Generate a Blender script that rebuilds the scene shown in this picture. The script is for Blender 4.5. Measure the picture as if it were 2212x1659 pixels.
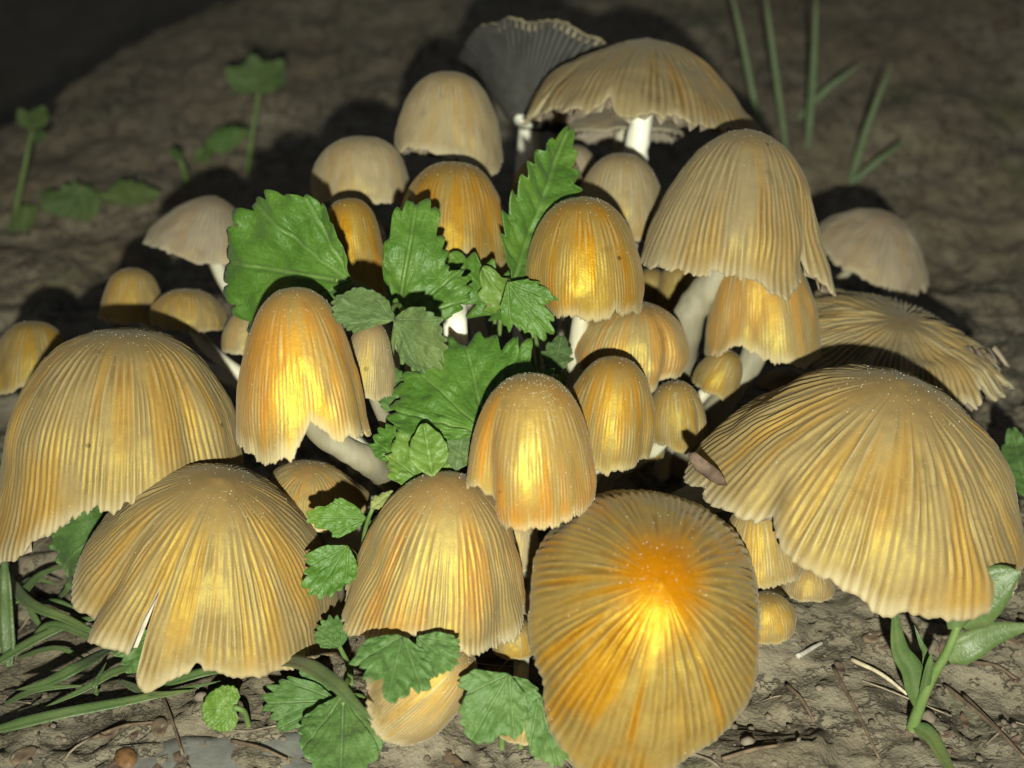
import bpy, math, random
import numpy as np
from mathutils import Vector

# ---------------------------------------------------------------- scene, camera, night sky, flash, exposure
scene = bpy.context.scene
for o in list(bpy.data.objects):
    bpy.data.objects.remove(o)
COL = scene.collection
U = 0.008                                   # one working unit = 8 mm
PW, PH, HF = 2212.0, 1659.0, 40.0           # photograph as measured, horizontal field of view
F = PW / 2 / math.tan(math.radians(HF / 2))
PITCH = math.radians(28.0)
CAM = np.array([0.0, 0.0, 20.0])
FW = np.array([0.0, math.cos(PITCH), -math.sin(PITCH)])
RT = np.array([1.0, 0.0, 0.0])
UP = np.array([0.0, math.sin(PITCH), math.cos(PITCH)])

cd = bpy.data.cameras.new("camera")
cam = bpy.data.objects.new("camera", cd)
COL.objects.link(cam)
cam.location = CAM * U
cam.rotation_euler = (math.radians(90) - PITCH, 0, 0)
cd.sensor_width = 36.0
cd.lens = 18.0 / math.tan(math.radians(HF / 2))
cd.clip_start = 0.005
cd.clip_end = 200.0
cd.dof.use_dof = True
cd.dof.focus_distance = 29.5 * U
cd.dof.aperture_fstop = 18.0
scene.camera = cam

world = bpy.data.worlds.new("World")
scene.world = world
world.use_nodes = True
wn = world.node_tree
wn.nodes.clear()
wo = wn.nodes.new("ShaderNodeOutputWorld")
wb = wn.nodes.new("ShaderNodeBackground")
ws = wn.nodes.new("ShaderNodeTexSky")
ws.sky_type = 'NISHITA'
ws.sun_disc = False
ws.sun_elevation = math.radians(-1.0)
ws.sun_rotation = math.radians(180.0)
wb.inputs[1].default_value = 0.38
wn.links.new(ws.outputs[0], wb.inputs[0])
wn.links.new(wb.outputs[0], wo.inputs[0])

fl = bpy.data.lights.new("camera_flash", 'SPOT')    # the lamp of the phone that lit the night picture
fl.energy = 9.3
fl.spot_size = math.radians(70.0)
fl.spot_blend = 1.0
fl.color = (0.96, 1.0, 0.86)
fl.shadow_soft_size = 0.0030
flo = bpy.data.objects.new("camera_flash", fl)
COL.objects.link(flo)
flo.location = (CAM - UP * 4.8 + RT * 0.6 - FW * 9.0) * U
_aim = CAM + 31.0 * (FW + RT * (1230 - PW / 2) / F + UP * (PH / 2 - 1020) / F)
flo.rotation_euler = Vector(_aim * U - np.array(flo.location)).to_track_quat('-Z', 'Y').to_euler()

scene.view_settings.view_transform = 'Standard'
scene.view_settings.look = 'None'
scene.view_settings.exposure = 0.0
scene.view_settings.gamma = 1.0
scene.view_settings.use_curve_mapping = False

# ---------------------------------------------------------------- helpers
def P(px, py, d):
    return CAM + d * (FW + RT * (px - PW / 2) / F + UP * (PH / 2 - py) / F)

def unit(v):
    return v / (np.linalg.norm(v) + 1e-12)

def sm(x, a, b):
    t = np.clip((x - a) / (b - a), 0, 1)
    return t * t * (3 - 2 * t)

def _hash(ix, iy, iz, seed):
    h = (ix.astype(np.int64) * 374761393 + iy.astype(np.int64) * 668265263 + iz.astype(np.int64) * 2147483647 + seed * 974634777) & 0xFFFFFFFF
    h = ((h ^ (h >> 13)) * 1274126177) & 0xFFFFFFFF
    h = (h ^ (h >> 16)) & 0xFFFFFF
    return h / float(0xFFFFFF) * 2 - 1

def vn(x, y, z, seed=0):
    x, y, z = np.broadcast_arrays(np.asarray(x, float), np.asarray(y, float), np.asarray(z, float))
    ix, iy, iz = np.floor(x), np.floor(y), np.floor(z)
    fx, fy, fz = x - ix, y - iy, z - iz
    fx, fy, fz = [t * t * (3 - 2 * t) for t in (fx, fy, fz)]
    r = 0
    for a in (0, 1):
        wx = fx if a else 1 - fx
        for b in (0, 1):
            wy = fy if b else 1 - fy
            for c in (0, 1):
                wz = fz if c else 1 - fz
                r = r + wx * wy * wz * _hash(ix + a, iy + b, iz + c, seed)
    return r

def fbm(x, y, z, seed=0, n=3):
    r = 0
    for k in range(n):
        r = r + vn(x * 2 ** k, y * 2 ** k, z * 2 ** k, seed + k) / 2 ** k
    return r

def mesh(name, V, quads=None, tris=None, attrs=None, smooth=True):
    me = bpy.data.meshes.new(name)
    V = np.asarray(V, np.float32)
    nq = 0 if quads is None else len(quads)
    nt = 0 if tris is None else len(tris)
    loops, starts = [], []
    if nq:
        loops.append(np.asarray(quads, np.int32).ravel())
        starts.append(np.arange(nq, dtype=np.int32) * 4)
    if nt:
        loops.append(np.asarray(tris, np.int32).ravel())
        starts.append(nq * 4 + np.arange(nt, dtype=np.int32) * 3)
    loops = np.concatenate(loops)
    starts = np.concatenate(starts)
    me.vertices.add(len(V))
    me.vertices.foreach_set("co", V.ravel())
    me.loops.add(len(loops))
    me.loops.foreach_set("vertex_index", loops)
    me.polygons.add(nq + nt)
    me.polygons.foreach_set("loop_start", starts)
    me.update(calc_edges=True)
    me.validate()
    if smooth:
        me.polygons.foreach_set("use_smooth", np.ones(len(me.polygons), bool))
    for k, a in (attrs or {}).items():
        at = me.attributes.new(k, 'FLOAT', 'POINT')
        at.data.foreach_set("value", np.asarray(a, np.float32).ravel())
    return me

def obj(name, me, m, parent=None):
    o = bpy.data.objects.new(name, me)
    COL.objects.link(o)
    if m is not None:
        me.materials.append(m)
    if parent is not None:
        o.parent = parent
    return o

def put(name, V, m, parent=None, origin=None, **kw):
    """V in working units in world space; the object's origin sits on the parent's (or the given) origin."""
    if origin is None:
        origin = ORG[parent.name] if parent is not None else np.zeros(3)
    o = obj(name, mesh(name, (np.asarray(V) - origin) * U, **kw), m, parent)
    if parent is None:
        o.location = origin * U
    return o

ORG = {}
def tag(o, label, cat, group=None):
    o["label"] = label
    o["category"] = cat
    if group:
        o["group"] = group
    return o

def thing(name, org, label, cat, group=None):
    e = bpy.data.objects.new(name, None)
    e.empty_display_size = 0.01
    COL.objects.link(e)
    e.location = np.asarray(org) * U
    ORG[e.name] = np.asarray(org, float)
    return tag(e, label, cat, group)

def gridq(nr, nc, wrap=False, off=0):
    i = np.arange(nr - 1)[:, None]
    j = np.arange(nc if wrap else nc - 1)[None, :]
    j2 = (j + 1) % nc
    q = np.stack([i * nc + j + 0 * i, i * nc + j2, (i + 1) * nc + j2, (i + 1) * nc + j], -1)
    return q.reshape(-1, 4) + off

def bez(p0, p1, p2, p3, n):
    t = np.linspace(0, 1, n)[:, None]
    return (1 - t) ** 3 * p0 + 3 * (1 - t) ** 2 * t * p1 + 3 * (1 - t) * t * t * p2 + t ** 3 * p3

def poly(pts, n):
    """Catmull-Rom through points."""
    pts = np.asarray(pts, float)
    k = len(pts)
    q = np.vstack([2 * pts[0] - pts[1], pts, 2 * pts[-1] - pts[-2]])
    t = np.linspace(0, k - 1 - 1e-9, n)
    i = np.floor(t).astype(int)
    f = (t - i)[:, None]
    a, b, c, d = q[i], q[i + 1], q[i + 2], q[i + 3]
    return 0.5 * (2 * b + (c - a) * f + (2 * a - 5 * b + 4 * c - d) * f ** 2 + (3 * b - a - 3 * c + d) * f ** 3)

def tube(path, rad, nseg=12, seed=0, rough=0.0, caps=True):
    path = np.asarray(path, float)
    n = len(path)
    rad = np.broadcast_to(np.asarray(rad, float), (n,))
    T = np.gradient(path, axis=0)
    T = T / np.linalg.norm(T, axis=1)[:, None]
    X = np.zeros_like(T)
    x0 = np.cross(T[0], np.array([0.31, 0.95, 0.11]) if abs(T[0][1]) < 0.9 else np.array([1.0, 0, 0]))
    for i in range(n):
        x0 = unit(x0 - T[i] * np.dot(x0, T[i]))
        X[i] = x0
    Y = np.cross(T, X)
    a = np.linspace(0, 2 * np.pi, nseg, endpoint=False)
    rr = rad[:, None] * (1 + rough * vn(np.cos(a)[None, :] * 1.5, np.sin(a)[None, :] * 1.5, np.arange(n)[:, None] * 0.35, seed))
    V = path[:, None, :] + rr[..., None] * (np.cos(a)[None, :, None] * X[:, None, :] + np.sin(a)[None, :, None] * Y[:, None, :])
    V = V.reshape(-1, 3)
    q = gridq(n, nseg, True)
    tr = None
    if caps:
        V = np.vstack([V, path[0], path[-1]])
        j = np.arange(nseg)
        tr = np.vstack([np.stack([np.full(nseg, n * nseg), (j + 1) % nseg, j], 1),
                        np.stack([np.full(nseg, n * nseg + 1), (n - 1) * nseg + j, (n - 1) * nseg + (j + 1) % nseg], 1)])
    return V, q, tr

# ---------------------------------------------------------------- materials
def new_mat(name):
    m = bpy.data.materials.new(name)
    m.use_nodes = True
    nt = m.node_tree
    return m, nt, nt.nodes["Principled BSDF"]

def N(nt, typ, **kw):
    n = nt.nodes.new(typ)
    for k, v in kw.items():
        setattr(n, k, v)
    return n

def mixc(nt, fac, a, b, blend='MIX'):
    n = nt.nodes.new("ShaderNodeMix")
    n.data_type = 'RGBA'
    n.blend_type = blend
    for sock, v in ((n.inputs[0], fac), (n.inputs[6], a), (n.inputs[7], b)):
        if hasattr(v, "is_linked"):
            nt.links.new(v, sock)
        elif isinstance(v, (int, float)):
            sock.default_value = v
        else:
            sock.default_value = (*v, 1.0)
    return n.outputs[2]

def ramp(nt, val, p0, p1, c0=0.0, c1=1.0):
    n = nt.nodes.new("ShaderNodeMapRange")
    n.interpolation_type = 'SMOOTHSTEP'
    nt.links.new(val, n.inputs[0])
    n.inputs[1].default_value, n.inputs[2].default_value = p0, p1
    n.inputs[3].default_value, n.inputs[4].default_value = c0, c1
    return n.outputs[0]

def noise(nt, vec, scale, detail=3.0, rough=0.55):
    n = nt.nodes.new("ShaderNodeTexNoise")
    n.inputs["Scale"].default_value = scale
    n.inputs["Detail"].default_value = detail
    n.inputs["Roughness"].default_value = rough
    nt.links.new(vec, n.inputs["Vector"])
    return n.outputs[0]

def attr(nt, name):
    return N(nt, "ShaderNodeAttribute", attribute_name=name).outputs["Fac"]

def math_(nt, op, a, b=None):
    n = nt.nodes.new("ShaderNodeMath")
    n.operation = op
    for s, v in ((n.inputs[0], a), (n.inputs[1], b)):
        if v is None:
            continue
        if hasattr(v, "is_linked"):
            nt.links.new(v, s)
        else:
            s.default_value = v
    return n.outputs[0]

def bump(nt, bs, h, strength, dist):
    b = nt.nodes.new("ShaderNodeBump")
    b.inputs["Strength"].default_value = strength
    b.inputs["Distance"].default_value = dist
    nt.links.new(h, b.inputs["Height"])
    nt.links.new(b.outputs[0], bs.inputs["Normal"])

def cap_mat(name, disc, body, warm, rim, rough=0.40, spec=0.55, groove=0.5):
    m, nt, bs = new_mat(name)
    tc = N(nt, "ShaderNodeTexCoord").outputs["Object"]
    s, rg, st, pole = attr(nt, "s"), attr(nt, "ridge"), attr(nt, "streak"), attr(nt, "tone")
    big = noise(nt, tc, 70.0, 2.0)
    c = mixc(nt, ramp(nt, st, 0.38, 0.80), body, warm)
    c = mixc(nt, ramp(nt, s, 0.05, 0.42, 1.0, 0.0), c, disc)
    rimf = math_(nt, 'ADD', s, math_(nt, 'MULTIPLY', math_(nt, 'SUBTRACT', big, 0.5), 0.18))
    c = mixc(nt, ramp(nt, rimf, 0.90, 1.03), c, rim)
    dark = mixc(nt, 1.0, c, (groove, groove * 0.92, groove * 0.82), 'MULTIPLY')
    c = mixc(nt, ramp(nt, rg, 0.0, 0.45), dark, c)
    c = mixc(nt, ramp(nt, rg, 0.62, 1.0, 0.0, 0.42), c, rim)
    # brown blotches, small dark specks and pale grains with shapes of their own
    bl = noise(nt, tc, 190.0, 4.0, 0.7)
    c = mixc(nt, ramp(nt, bl, 0.56, 0.78, 0.0, 0.40), c, tuple(v * 0.45 for v in disc))
    vo = N(nt, "ShaderNodeTexVoronoi")
    vo.inputs["Scale"].default_value = 210.0
    nt.links.new(tc, vo.inputs["Vector"])
    keep = ramp(nt, N(nt, "ShaderNodeSeparateColor").outputs[0], 0.9, 0.92)
    sep = keep.node.inputs[0].links[0].from_node
    nt.links.new(vo.outputs["Color"], sep.inputs[0])
    spot = math_(nt, 'MULTIPLY', ramp(nt, vo.outputs["Distance"], 0.05, 0.13, 1.0, 0.0), keep)
    c = mixc(nt, math_(nt, 'MULTIPLY', spot, 0.8), c, (0.03, 0.02, 0.012))
    gr = noise(nt, tc, 2600.0, 2.0, 0.8)
    c = mixc(nt, ramp(nt, gr, 0.60, 0.80, 0.0, 0.30), c, (0.55, 0.46, 0.30))
    c = mixc(nt, ramp(nt, gr, 0.22, 0.42, 0.28, 0.0), c, (0.10, 0.06, 0.02))
    oi = N(nt, "ShaderNodeObjectInfo").outputs["Random"]
    hs = N(nt, "ShaderNodeHueSaturation")
    nt.links.new(c, hs.inputs["Color"])
    nt.links.new(ramp(nt, oi, 0.0, 1.0, 0.88, 1.10), hs.inputs["Value"])
    nt.links.new(ramp(nt, oi, 0.0, 1.0, 1.06, 0.94), hs.inputs["Saturation"])
    nt.links.new(hs.outputs[0], bs.inputs["Base Color"])
    rgh = ramp(nt, s, 0.86, 1.0, rough, 0.70)
    nt.links.new(math_(nt, 'ADD', rgh, math_(nt, 'MULTIPLY', math_(nt, 'SUBTRACT', gr, 0.5), 0.22)), bs.inputs["Roughness"])
    bs.inputs["Specular IOR Level"].default_value = spec
    bs.inputs["Specular Tint"].default_value = (1.0, 0.80, 0.10, 1.0)
    bs.inputs["IOR"].default_value = 1.55
    bs.inputs["Sheen Weight"].default_value = 0.12
    bs.inputs["Sheen Roughness"].default_value = 0.4
    bs.inputs["Sheen Tint"].default_value = (0.9, 0.85, 0.7, 1)
    bs.inputs["Subsurface Weight"].default_value = 0.0
    bs.inputs["Subsurface Radius"].default_value = (1.0, 0.55, 0.15)
    bs.inputs["Subsurface Scale"].default_value = 0.0022
    h = math_(nt, 'ADD', math_(nt, 'MULTIPLY', gr, 0.6), math_(nt, 'MULTIPLY', bl, 0.7))
    bump(nt, bs, h, 0.20, 0.0004)
    return m

M = {}
M['gold'] = cap_mat("cap_golden", (0.175, 0.112, 0.041), (0.224, 0.158, 0.064), (0.269, 0.158, 0.037), (0.34, 0.280, 0.170), 0.46, 0.36, 0.72)
M['orange'] = cap_mat("cap_orange", (0.202, 0.121, 0.035), (0.244, 0.152, 0.043), (0.314, 0.134, 0.014), (0.35, 0.285, 0.165), 0.44, 0.72, 0.70)
M['pale'] = cap_mat("cap_pale", (0.184, 0.129, 0.064), (0.242, 0.184, 0.098), (0.255, 0.169, 0.068), (0.34, 0.285, 0.185), 0.45, 0.28, 0.70)
M['grey'] = cap_mat("cap_greyish", (0.184, 0.134, 0.086), (0.246, 0.199, 0.139), (0.242, 0.178, 0.108), (0.34, 0.292, 0.205), 0.5, 0.25, 0.74)
M['tan'] = cap_mat("cap_tan", (0.202, 0.112, 0.031), (0.224, 0.155, 0.055), (0.287, 0.144, 0.025), (0.35, 0.285, 0.165), 0.47, 0.66, 0.72)
M['tipped'] = cap_mat("cap_orange_centred", (0.323, 0.116, 0.012), (0.228, 0.153, 0.052), (0.287, 0.139, 0.023), (0.215, 0.165, 0.105), 0.47, 0.80, 0.72)

def gill_mat(name, a, b):
    m, nt, bs = new_mat(name)
    tc = N(nt, "ShaderNodeTexCoord").outputs["Object"]
    c = mixc(nt, attr(nt, "gill"), a, b)
    c = mixc(nt, ramp(nt, noise(nt, tc, 300.0), 0.35, 0.75, 0.0, 0.5), c, tuple(v * 0.5 for v in a))
    nt.links.new(c, bs.inputs["Base Color"])
    bs.inputs["Roughness"].default_value = 0.85
    return m
M['gill'] = gill_mat("gills_brown", (0.12, 0.085, 0.06), (0.34, 0.27, 0.19))
M['gill_dark'] = gill_mat("gills_inky", (0.006, 0.006, 0.006), (0.075, 0.068, 0.058))
M['gill_pale'] = gill_mat("gills_pale", (0.30, 0.22, 0.15), (0.55, 0.47, 0.36))

def simple(name, col, col2, scale, rough=0.7, spec=0.3, bs_=0.3, bd=0.0003, sss=0.0, stretch=None, detail=4.0):
    m, nt, bs = new_mat(name)
    tc = N(nt, "ShaderNodeTexCoord").outputs["Object"]
    if stretch:
        mp = N(nt, "ShaderNodeMapping")
        mp.inputs["Scale"].default_value = stretch
        nt.links.new(tc, mp.inputs[0])
        tc = mp.outputs[0]
    n = noise(nt, tc, scale, detail, 0.65)
    nt.links.new(mixc(nt, ramp(nt, n, 0.33, 0.68), col, col2), bs.inputs["Base Color"])
    bs.inputs["Roughness"].default_value = rough
    bs.inputs["Specular IOR Level"].default_value = spec
    if sss:
        bs.inputs["Subsurface Weight"].default_value = sss
        bs.inputs["Subsurface Scale"].default_value = 0.002
        bs.inputs["Subsurface Radius"].default_value = (1, 0.8, 0.5)
    bump(nt, bs, n, bs_, bd)
    return m

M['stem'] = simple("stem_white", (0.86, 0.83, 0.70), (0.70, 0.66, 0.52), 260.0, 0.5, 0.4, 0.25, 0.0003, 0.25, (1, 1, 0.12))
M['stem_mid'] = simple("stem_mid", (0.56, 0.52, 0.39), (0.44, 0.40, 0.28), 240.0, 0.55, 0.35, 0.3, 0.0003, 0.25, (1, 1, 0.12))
M['stem_dull'] = simple("stem_dull", (0.28, 0.25, 0.17), (0.20, 0.175, 0.115), 220.0, 0.6, 0.3, 0.3, 0.0003, 0.2, (1, 1, 0.12))  # stem colour darkened to stand in for the weaker light on these stems
M['granule'] = simple("granule_white", (0.58, 0.53, 0.42), (0.44, 0.39, 0.30), 900.0, 0.45, 0.6)
M['straw'] = simple("dry_straw", (0.55, 0.47, 0.33), (0.36, 0.29, 0.19), 400.0, 0.75)
M['straw_white'] = simple("bleached_straw", (0.46, 0.42, 0.36), (0.34, 0.30, 0.25), 400.0, 0.7)
M['twig'] = simple("dry_twig", (0.17, 0.115, 0.07), (0.085, 0.058, 0.038), 500.0, 0.85)
M['fibre'] = simple("root_fibre", (0.28, 0.22, 0.15), (0.13, 0.10, 0.07), 300.0, 0.85)
M['bark'] = simple("bark_scrap", (0.15, 0.10, 0.07), (0.075, 0.047, 0.034), 350.0, 0.85, 0.2, 0.6, 0.0006)
M['cone'] = simple("cone_scale", (0.20, 0.10, 0.04), (0.09, 0.045, 0.02), 700.0, 0.6)
M['stone'] = simple("grey_stone", (0.20, 0.19, 0.165), (0.13, 0.125, 0.11), 240.0, 0.8, 0.3, 0.5, 0.0005, detail=8.0)
M['crumb'] = simple("soil_crumb", (0.19, 0.15, 0.11), (0.085, 0.065, 0.046), 220.0, 0.9, 0.2)

def leaf_mat(name, a, b, vein, rough=0.5, spec=0.4, spots=0.0, netk=0.28):
    m, nt, bs = new_mat(name)
    tc = N(nt, "ShaderNodeTexCoord").outputs["Object"]
    n1 = noise(nt, tc, 120.0, 4.0)
    c = mixc(nt, ramp(nt, n1, 0.32, 0.70), a, b)
    n2 = noise(nt, tc, 900.0, 3.0, 0.7)
    c = mixc(nt, ramp(nt, n2, 0.5, 0.8, 0.0, 0.35), c, tuple(v * 0.5 for v in a))
    c = mixc(nt, ramp(nt, attr(nt, "vein"), 0.25, 1.0, 0.0, 0.42), c, vein)
    vo = N(nt, "ShaderNodeTexVoronoi", feature='DISTANCE_TO_EDGE')
    vo.inputs["Scale"].default_value = 620.0
    nt.links.new(tc, vo.inputs["Vector"])
    net = ramp(nt, vo.outputs[0], 0.02, 0.16, 1.0, 0.0)
    c = mixc(nt, math_(nt, 'MULTIPLY', net, 0.30 * netk), c, vein)
    pt = noise(nt, tc, 60.0, 3.0)
    c = mixc(nt, ramp(nt, pt, 0.52, 0.72, 0.0, 0.5), c, (b[0] * 1.5, b[1] * 1.15, b[2]))
    dirt = noise(nt, tc, 2000.0, 2.0, 0.8)
    c = mixc(nt, ramp(nt, dirt, 0.68, 0.76, 0.0, 0.4), c, (0.35, 0.38, 0.25))
    if spots:
        n3 = noise(nt, tc, 160.0, 4.0, 0.7)
        c = mixc(nt, ramp(nt, n3, 1 - spots, 1.06 - spots), c, (0.20, 0.11, 0.05))
    nt.links.new(c, bs.inputs["Base Color"])
    bs.inputs["Roughness"].default_value = rough
    bs.inputs["Specular IOR Level"].default_value = spec
    bs.inputs["Sheen Weight"].default_value = 0.06
    bump(nt, bs, math_(nt, 'SUBTRACT', n2, math_(nt, 'MULTIPLY', net, 0.6 * netk)), 0.45, 0.0004)
    tr = N(nt, "ShaderNodeBsdfTranslucent")
    nt.links.new(c, tr.inputs[0])
    ms = N(nt, "ShaderNodeMixShader")
    ms.inputs[0].default_value = 0.14
    nt.links.new(bs.outputs[0], ms.inputs[1])
    nt.links.new(tr.outputs[0], ms.inputs[2])
    nt.links.new(ms.outputs[0], nt.nodes["Material Output"].inputs[0])
    return m
M['leaf'] = leaf_mat("leaf_green", (0.050, 0.122, 0.010), (0.080, 0.165, 0.020), (0.15, 0.23, 0.06))
M['leaf2'] = leaf_mat("leaf_bright", (0.082, 0.155, 0.016), (0.118, 0.195, 0.030), (0.21, 0.28, 0.09), spots=0.33)
M['leaf_dull'] = leaf_mat("leaf_dull", (0.055, 0.098, 0.024), (0.080, 0.125, 0.034), (0.15, 0.20, 0.085), 0.65)
M['leaf_low'] = leaf_mat("leaf_low", (0.055, 0.118, 0.022), (0.085, 0.152, 0.036), (0.16, 0.22, 0.085), 0.6)
M['leaf_yellow'] = leaf_mat("leaf_yellowing", (0.20, 0.24, 0.06), (0.27, 0.27, 0.09), (0.34, 0.33, 0.15), 0.6, spots=0.36)
M['grass'] = leaf_mat("grass_blade", (0.062, 0.105, 0.028), (0.098, 0.140, 0.045), (0.16, 0.20, 0.09), 0.45, netk=0.0)
M['stalk'] = simple("leaf_stalk", (0.085, 0.14, 0.035), (0.13, 0.175, 0.055), 300.0, 0.55)

def ground_mat():
    m, nt, bs = new_mat("soil")
    tc = N(nt, "ShaderNodeTexCoord").outputs["Object"]
    a = noise(nt, tc, 22.0, 6.0, 0.6)
    b = noise(nt, tc, 180.0, 6.0, 0.7)
    f = noise(nt, tc, 1500.0, 3.0, 0.7)
    c = mixc(nt, ramp(nt, a, 0.35, 0.65), (0.165, 0.132, 0.086), (0.215, 0.182, 0.128))
    c = mixc(nt, ramp(nt, b, 0.50, 0.72, 0.0, 0.75), c, (0.085, 0.060, 0.042))
    c = mixc(nt, ramp(nt, b, 0.22, 0.42, 0.55, 0.0), c, (0.255, 0.224, 0.165))
    g = noise(nt, tc, 34.0, 5.0, 0.65)
    c = mixc(nt, ramp(nt, g, 0.55, 0.72, 0.0, 0.55), c, (0.085, 0.110, 0.045))
    r = noise(nt, tc, 46.0, 4.0, 0.6)
    c = mixc(nt, ramp(nt, r, 0.60, 0.76, 0.0, 0.55), c, (0.16, 0.075, 0.042))
    c = mixc(nt, ramp(nt, f, 0.62, 0.78, 0.0, 0.5), c, (0.32, 0.285, 0.22))
    c = mixc(nt, ramp(nt, f, 0.24, 0.40, 0.5, 0.0), c, (0.05, 0.038, 0.028))
    mp = N(nt, "ShaderNodeMapping")
    mp.inputs["Scale"].default_value = (0.75, 1.25, 1.0)
    mp.inputs["Rotation"].default_value = (0, 0, 0.5)
    nt.links.new(tc, mp.inputs[0])
    k1 = math_(nt, 'ABSOLUTE', math_(nt, 'SUBTRACT', noise(nt, mp.outputs[0], 75.0, 7.0, 0.62), 0.5))
    k2 = math_(nt, 'ABSOLUTE', math_(nt, 'SUBTRACT', noise(nt, mp.outputs[0], 210.0, 5.0, 0.6), 0.5))
    line = math_(nt, 'MAXIMUM', math_(nt, 'MULTIPLY', ramp(nt, k1, 0.004, 0.018, 1.0, 0.0), ramp(nt, a, 0.40, 0.55)), math_(nt, 'MULTIPLY', ramp(nt, k2, 0.006, 0.022, 0.8, 0.0), ramp(nt, g, 0.42, 0.56)))
    c = mixc(nt, math_(nt, 'MULTIPLY', line, 0.75), c, (0.04, 0.03, 0.022))
    c = mixc(nt, attr(nt, "crack"), c, (0.035, 0.026, 0.02))
    nt.links.new(c, bs.inputs["Base Color"])
    bs.inputs["Roughness"].default_value = 0.85
    bs.inputs["Specular IOR Level"].default_value = 0.25
    h = math_(nt, 'ADD', math_(nt, 'MULTIPLY', b, 1.0), math_(nt, 'MULTIPLY', f, 0.3))
    h = math_(nt, 'SUBTRACT', h, math_(nt, 'MULTIPLY', line, 0.7))
    bump(nt, bs, h, 0.75, 0.0014)
    return m
M['soil'] = ground_mat()

# ---------------------------------------------------------------- ground
BASE = np.array([0.6, 31.5])
def terrace(x, y):
    """crusty plates of soil and old bark lying in steps"""
    t = fbm(x / 2.6 + 0.6 * vn(x, y, 2.0, 44), y / 1.9, 0.4, 41, 3) * 3.2
    f = np.floor(t)
    return 0.11 * (f + sm(t - f, 0.80, 1.0))
def crackf(x, y):
    wx = x + 0.9 * vn(x * 0.7, y * 0.7, 3.3, 31)
    wy = y + 0.9 * vn(x * 0.7, y * 0.7, 9.1, 32)
    a = np.abs(vn(wx * 0.33, wy * 0.42, 0.0, 33))
    b = np.abs(vn(wx * 0.8, wy * 0.7, 5.0, 34))
    on = sm(vn(x * 0.22, y * 0.22, 1.0, 35), -0.1, 0.35)
    return np.maximum((1 - sm(a, 0.008, 0.035)) * on, 0.7 * (1 - sm(b, 0.01, 0.05)) * (1 - on))
def zground(x, y):
    x, y = np.asarray(x, float), np.asarray(y, float)
    z = 0.75 * np.exp(-((x - BASE[0]) ** 2 + (y - BASE[1]) ** 2) / 60.0)
    near = np.exp(-((x / 60) ** 2 + ((y - 35) / 70) ** 2))
    z = z + near * (0.45 * fbm(x / 7, y / 7, 0.5, 11, 2) + 0.18 * fbm(x / 1.8, y / 1.8, 0.2, 14, 3) + 0.09 * fbm(x / 0.45, y / 0.45, 0.7, 18, 2) + terrace(x, y))
    z = z + (1 - near) * 1.5 * fbm(x / 14, y / 14, 0.5, 21, 3)
    far = np.clip(y - 46.0, 0, 90.0)
    z = z + (0.22 + 0.0022 * np.clip(x, -30, 40)) * far * sm(y, 42.0, 52.0)
    sd = (x + 21.4) * -0.868 + (y - 57.3) * 0.497 + 1.3 * vn(y / 6, x / 9, 0.0, 25)
    z = z - (0.9 * np.clip(sd, 0, 14) + 22.0 * sm(sd, 2.0, 60.0)) * sm(y, 44.0, 54.0)
    return z
def zg(x, y):
    return float(zground(np.array([x]), np.array([y]))[0])
def G(px, py, lift=0.0):
    """Where the sight line through a pixel meets the soil."""
    r = FW + RT * (px - PW / 2) / F + UP * (PH / 2 - py) / F
    d = np.arange(15.0, 110.0, 0.08)
    p = CAM + d[:, None] * r
    i = int(np.argmax(p[:, 2] <= zground(p[:, 0], p[:, 1]) + lift))
    return p[i]

def axis_coords(lo, hi, step, far, g):
    c = list(np.arange(lo, hi, step))
    s, v = step, hi
    R_ = []
    while v < far:
        R_.append(v); s *= g; v += s
    s, v, L_ = step, lo, []
    while v > -far:
        s *= g; v -= s; L_.append(v)
    return np.array(L_[::-1] + c + R_)
gx = axis_coords(-20, 20, 0.13, 2600, 1.06)
gy = axis_coords(14, 46, 0.13, 2600, 1.03)
XX, YY = np.meshgrid(gx, gy)
ZZ = zground(XX, YY)
ck = crackf(XX, YY) * np.exp(-((XX / 50) ** 2 + ((YY - 30) / 50) ** 2))
ZZ = ZZ - 0.16 * ck
gv = np.stack([XX, YY, ZZ], -1).reshape(-1, 3)
ground = put('ground', gv, M['soil'], quads=gridq(len(gy), len(gx)), attrs={'crack': ck.ravel() * 0.85})
ground["kind"] = "structure"

# ---------------------------------------------------------------- mushrooms
PROF = {
    'bell': ([0, .26, .50, .69, .84, .94, 1.0], [1, .975, .88, .71, .48, .24, 0]),
    'egg': ([0, .34, .62, .83, .96, 1.0, .95], [1, .96, .84, .64, .40, .18, 0]),
    'cone': ([0, .14, .34, .55, .74, .89, 1.0], [1, .965, .80, .58, .35, .16, 0]),
    'thimble': ([0, .36, .62, .78, .88, .95, 1.0], [1, .965, .84, .65, .42, .20, 0]),
    'umb': ([0, .20, .43, .64, .81, .93, 1.0], [1, .94, .80, .60, .37, .17, 0]),
    'dome': ([0, .22, .455, .66, .82, .935, 1.0], [1, .965, .85, .665, .43, .205, 0]),
    'flat': ([0, .18, .38, .58, .76, .90, 1.0], [1, .93, .78, .58, .36, .17, 0]),
    'cup': ([0, .16, .36, .56, .74, .89, 1.0], [1, .86, .62, .40, .22, .09, 0]),
}
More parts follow.
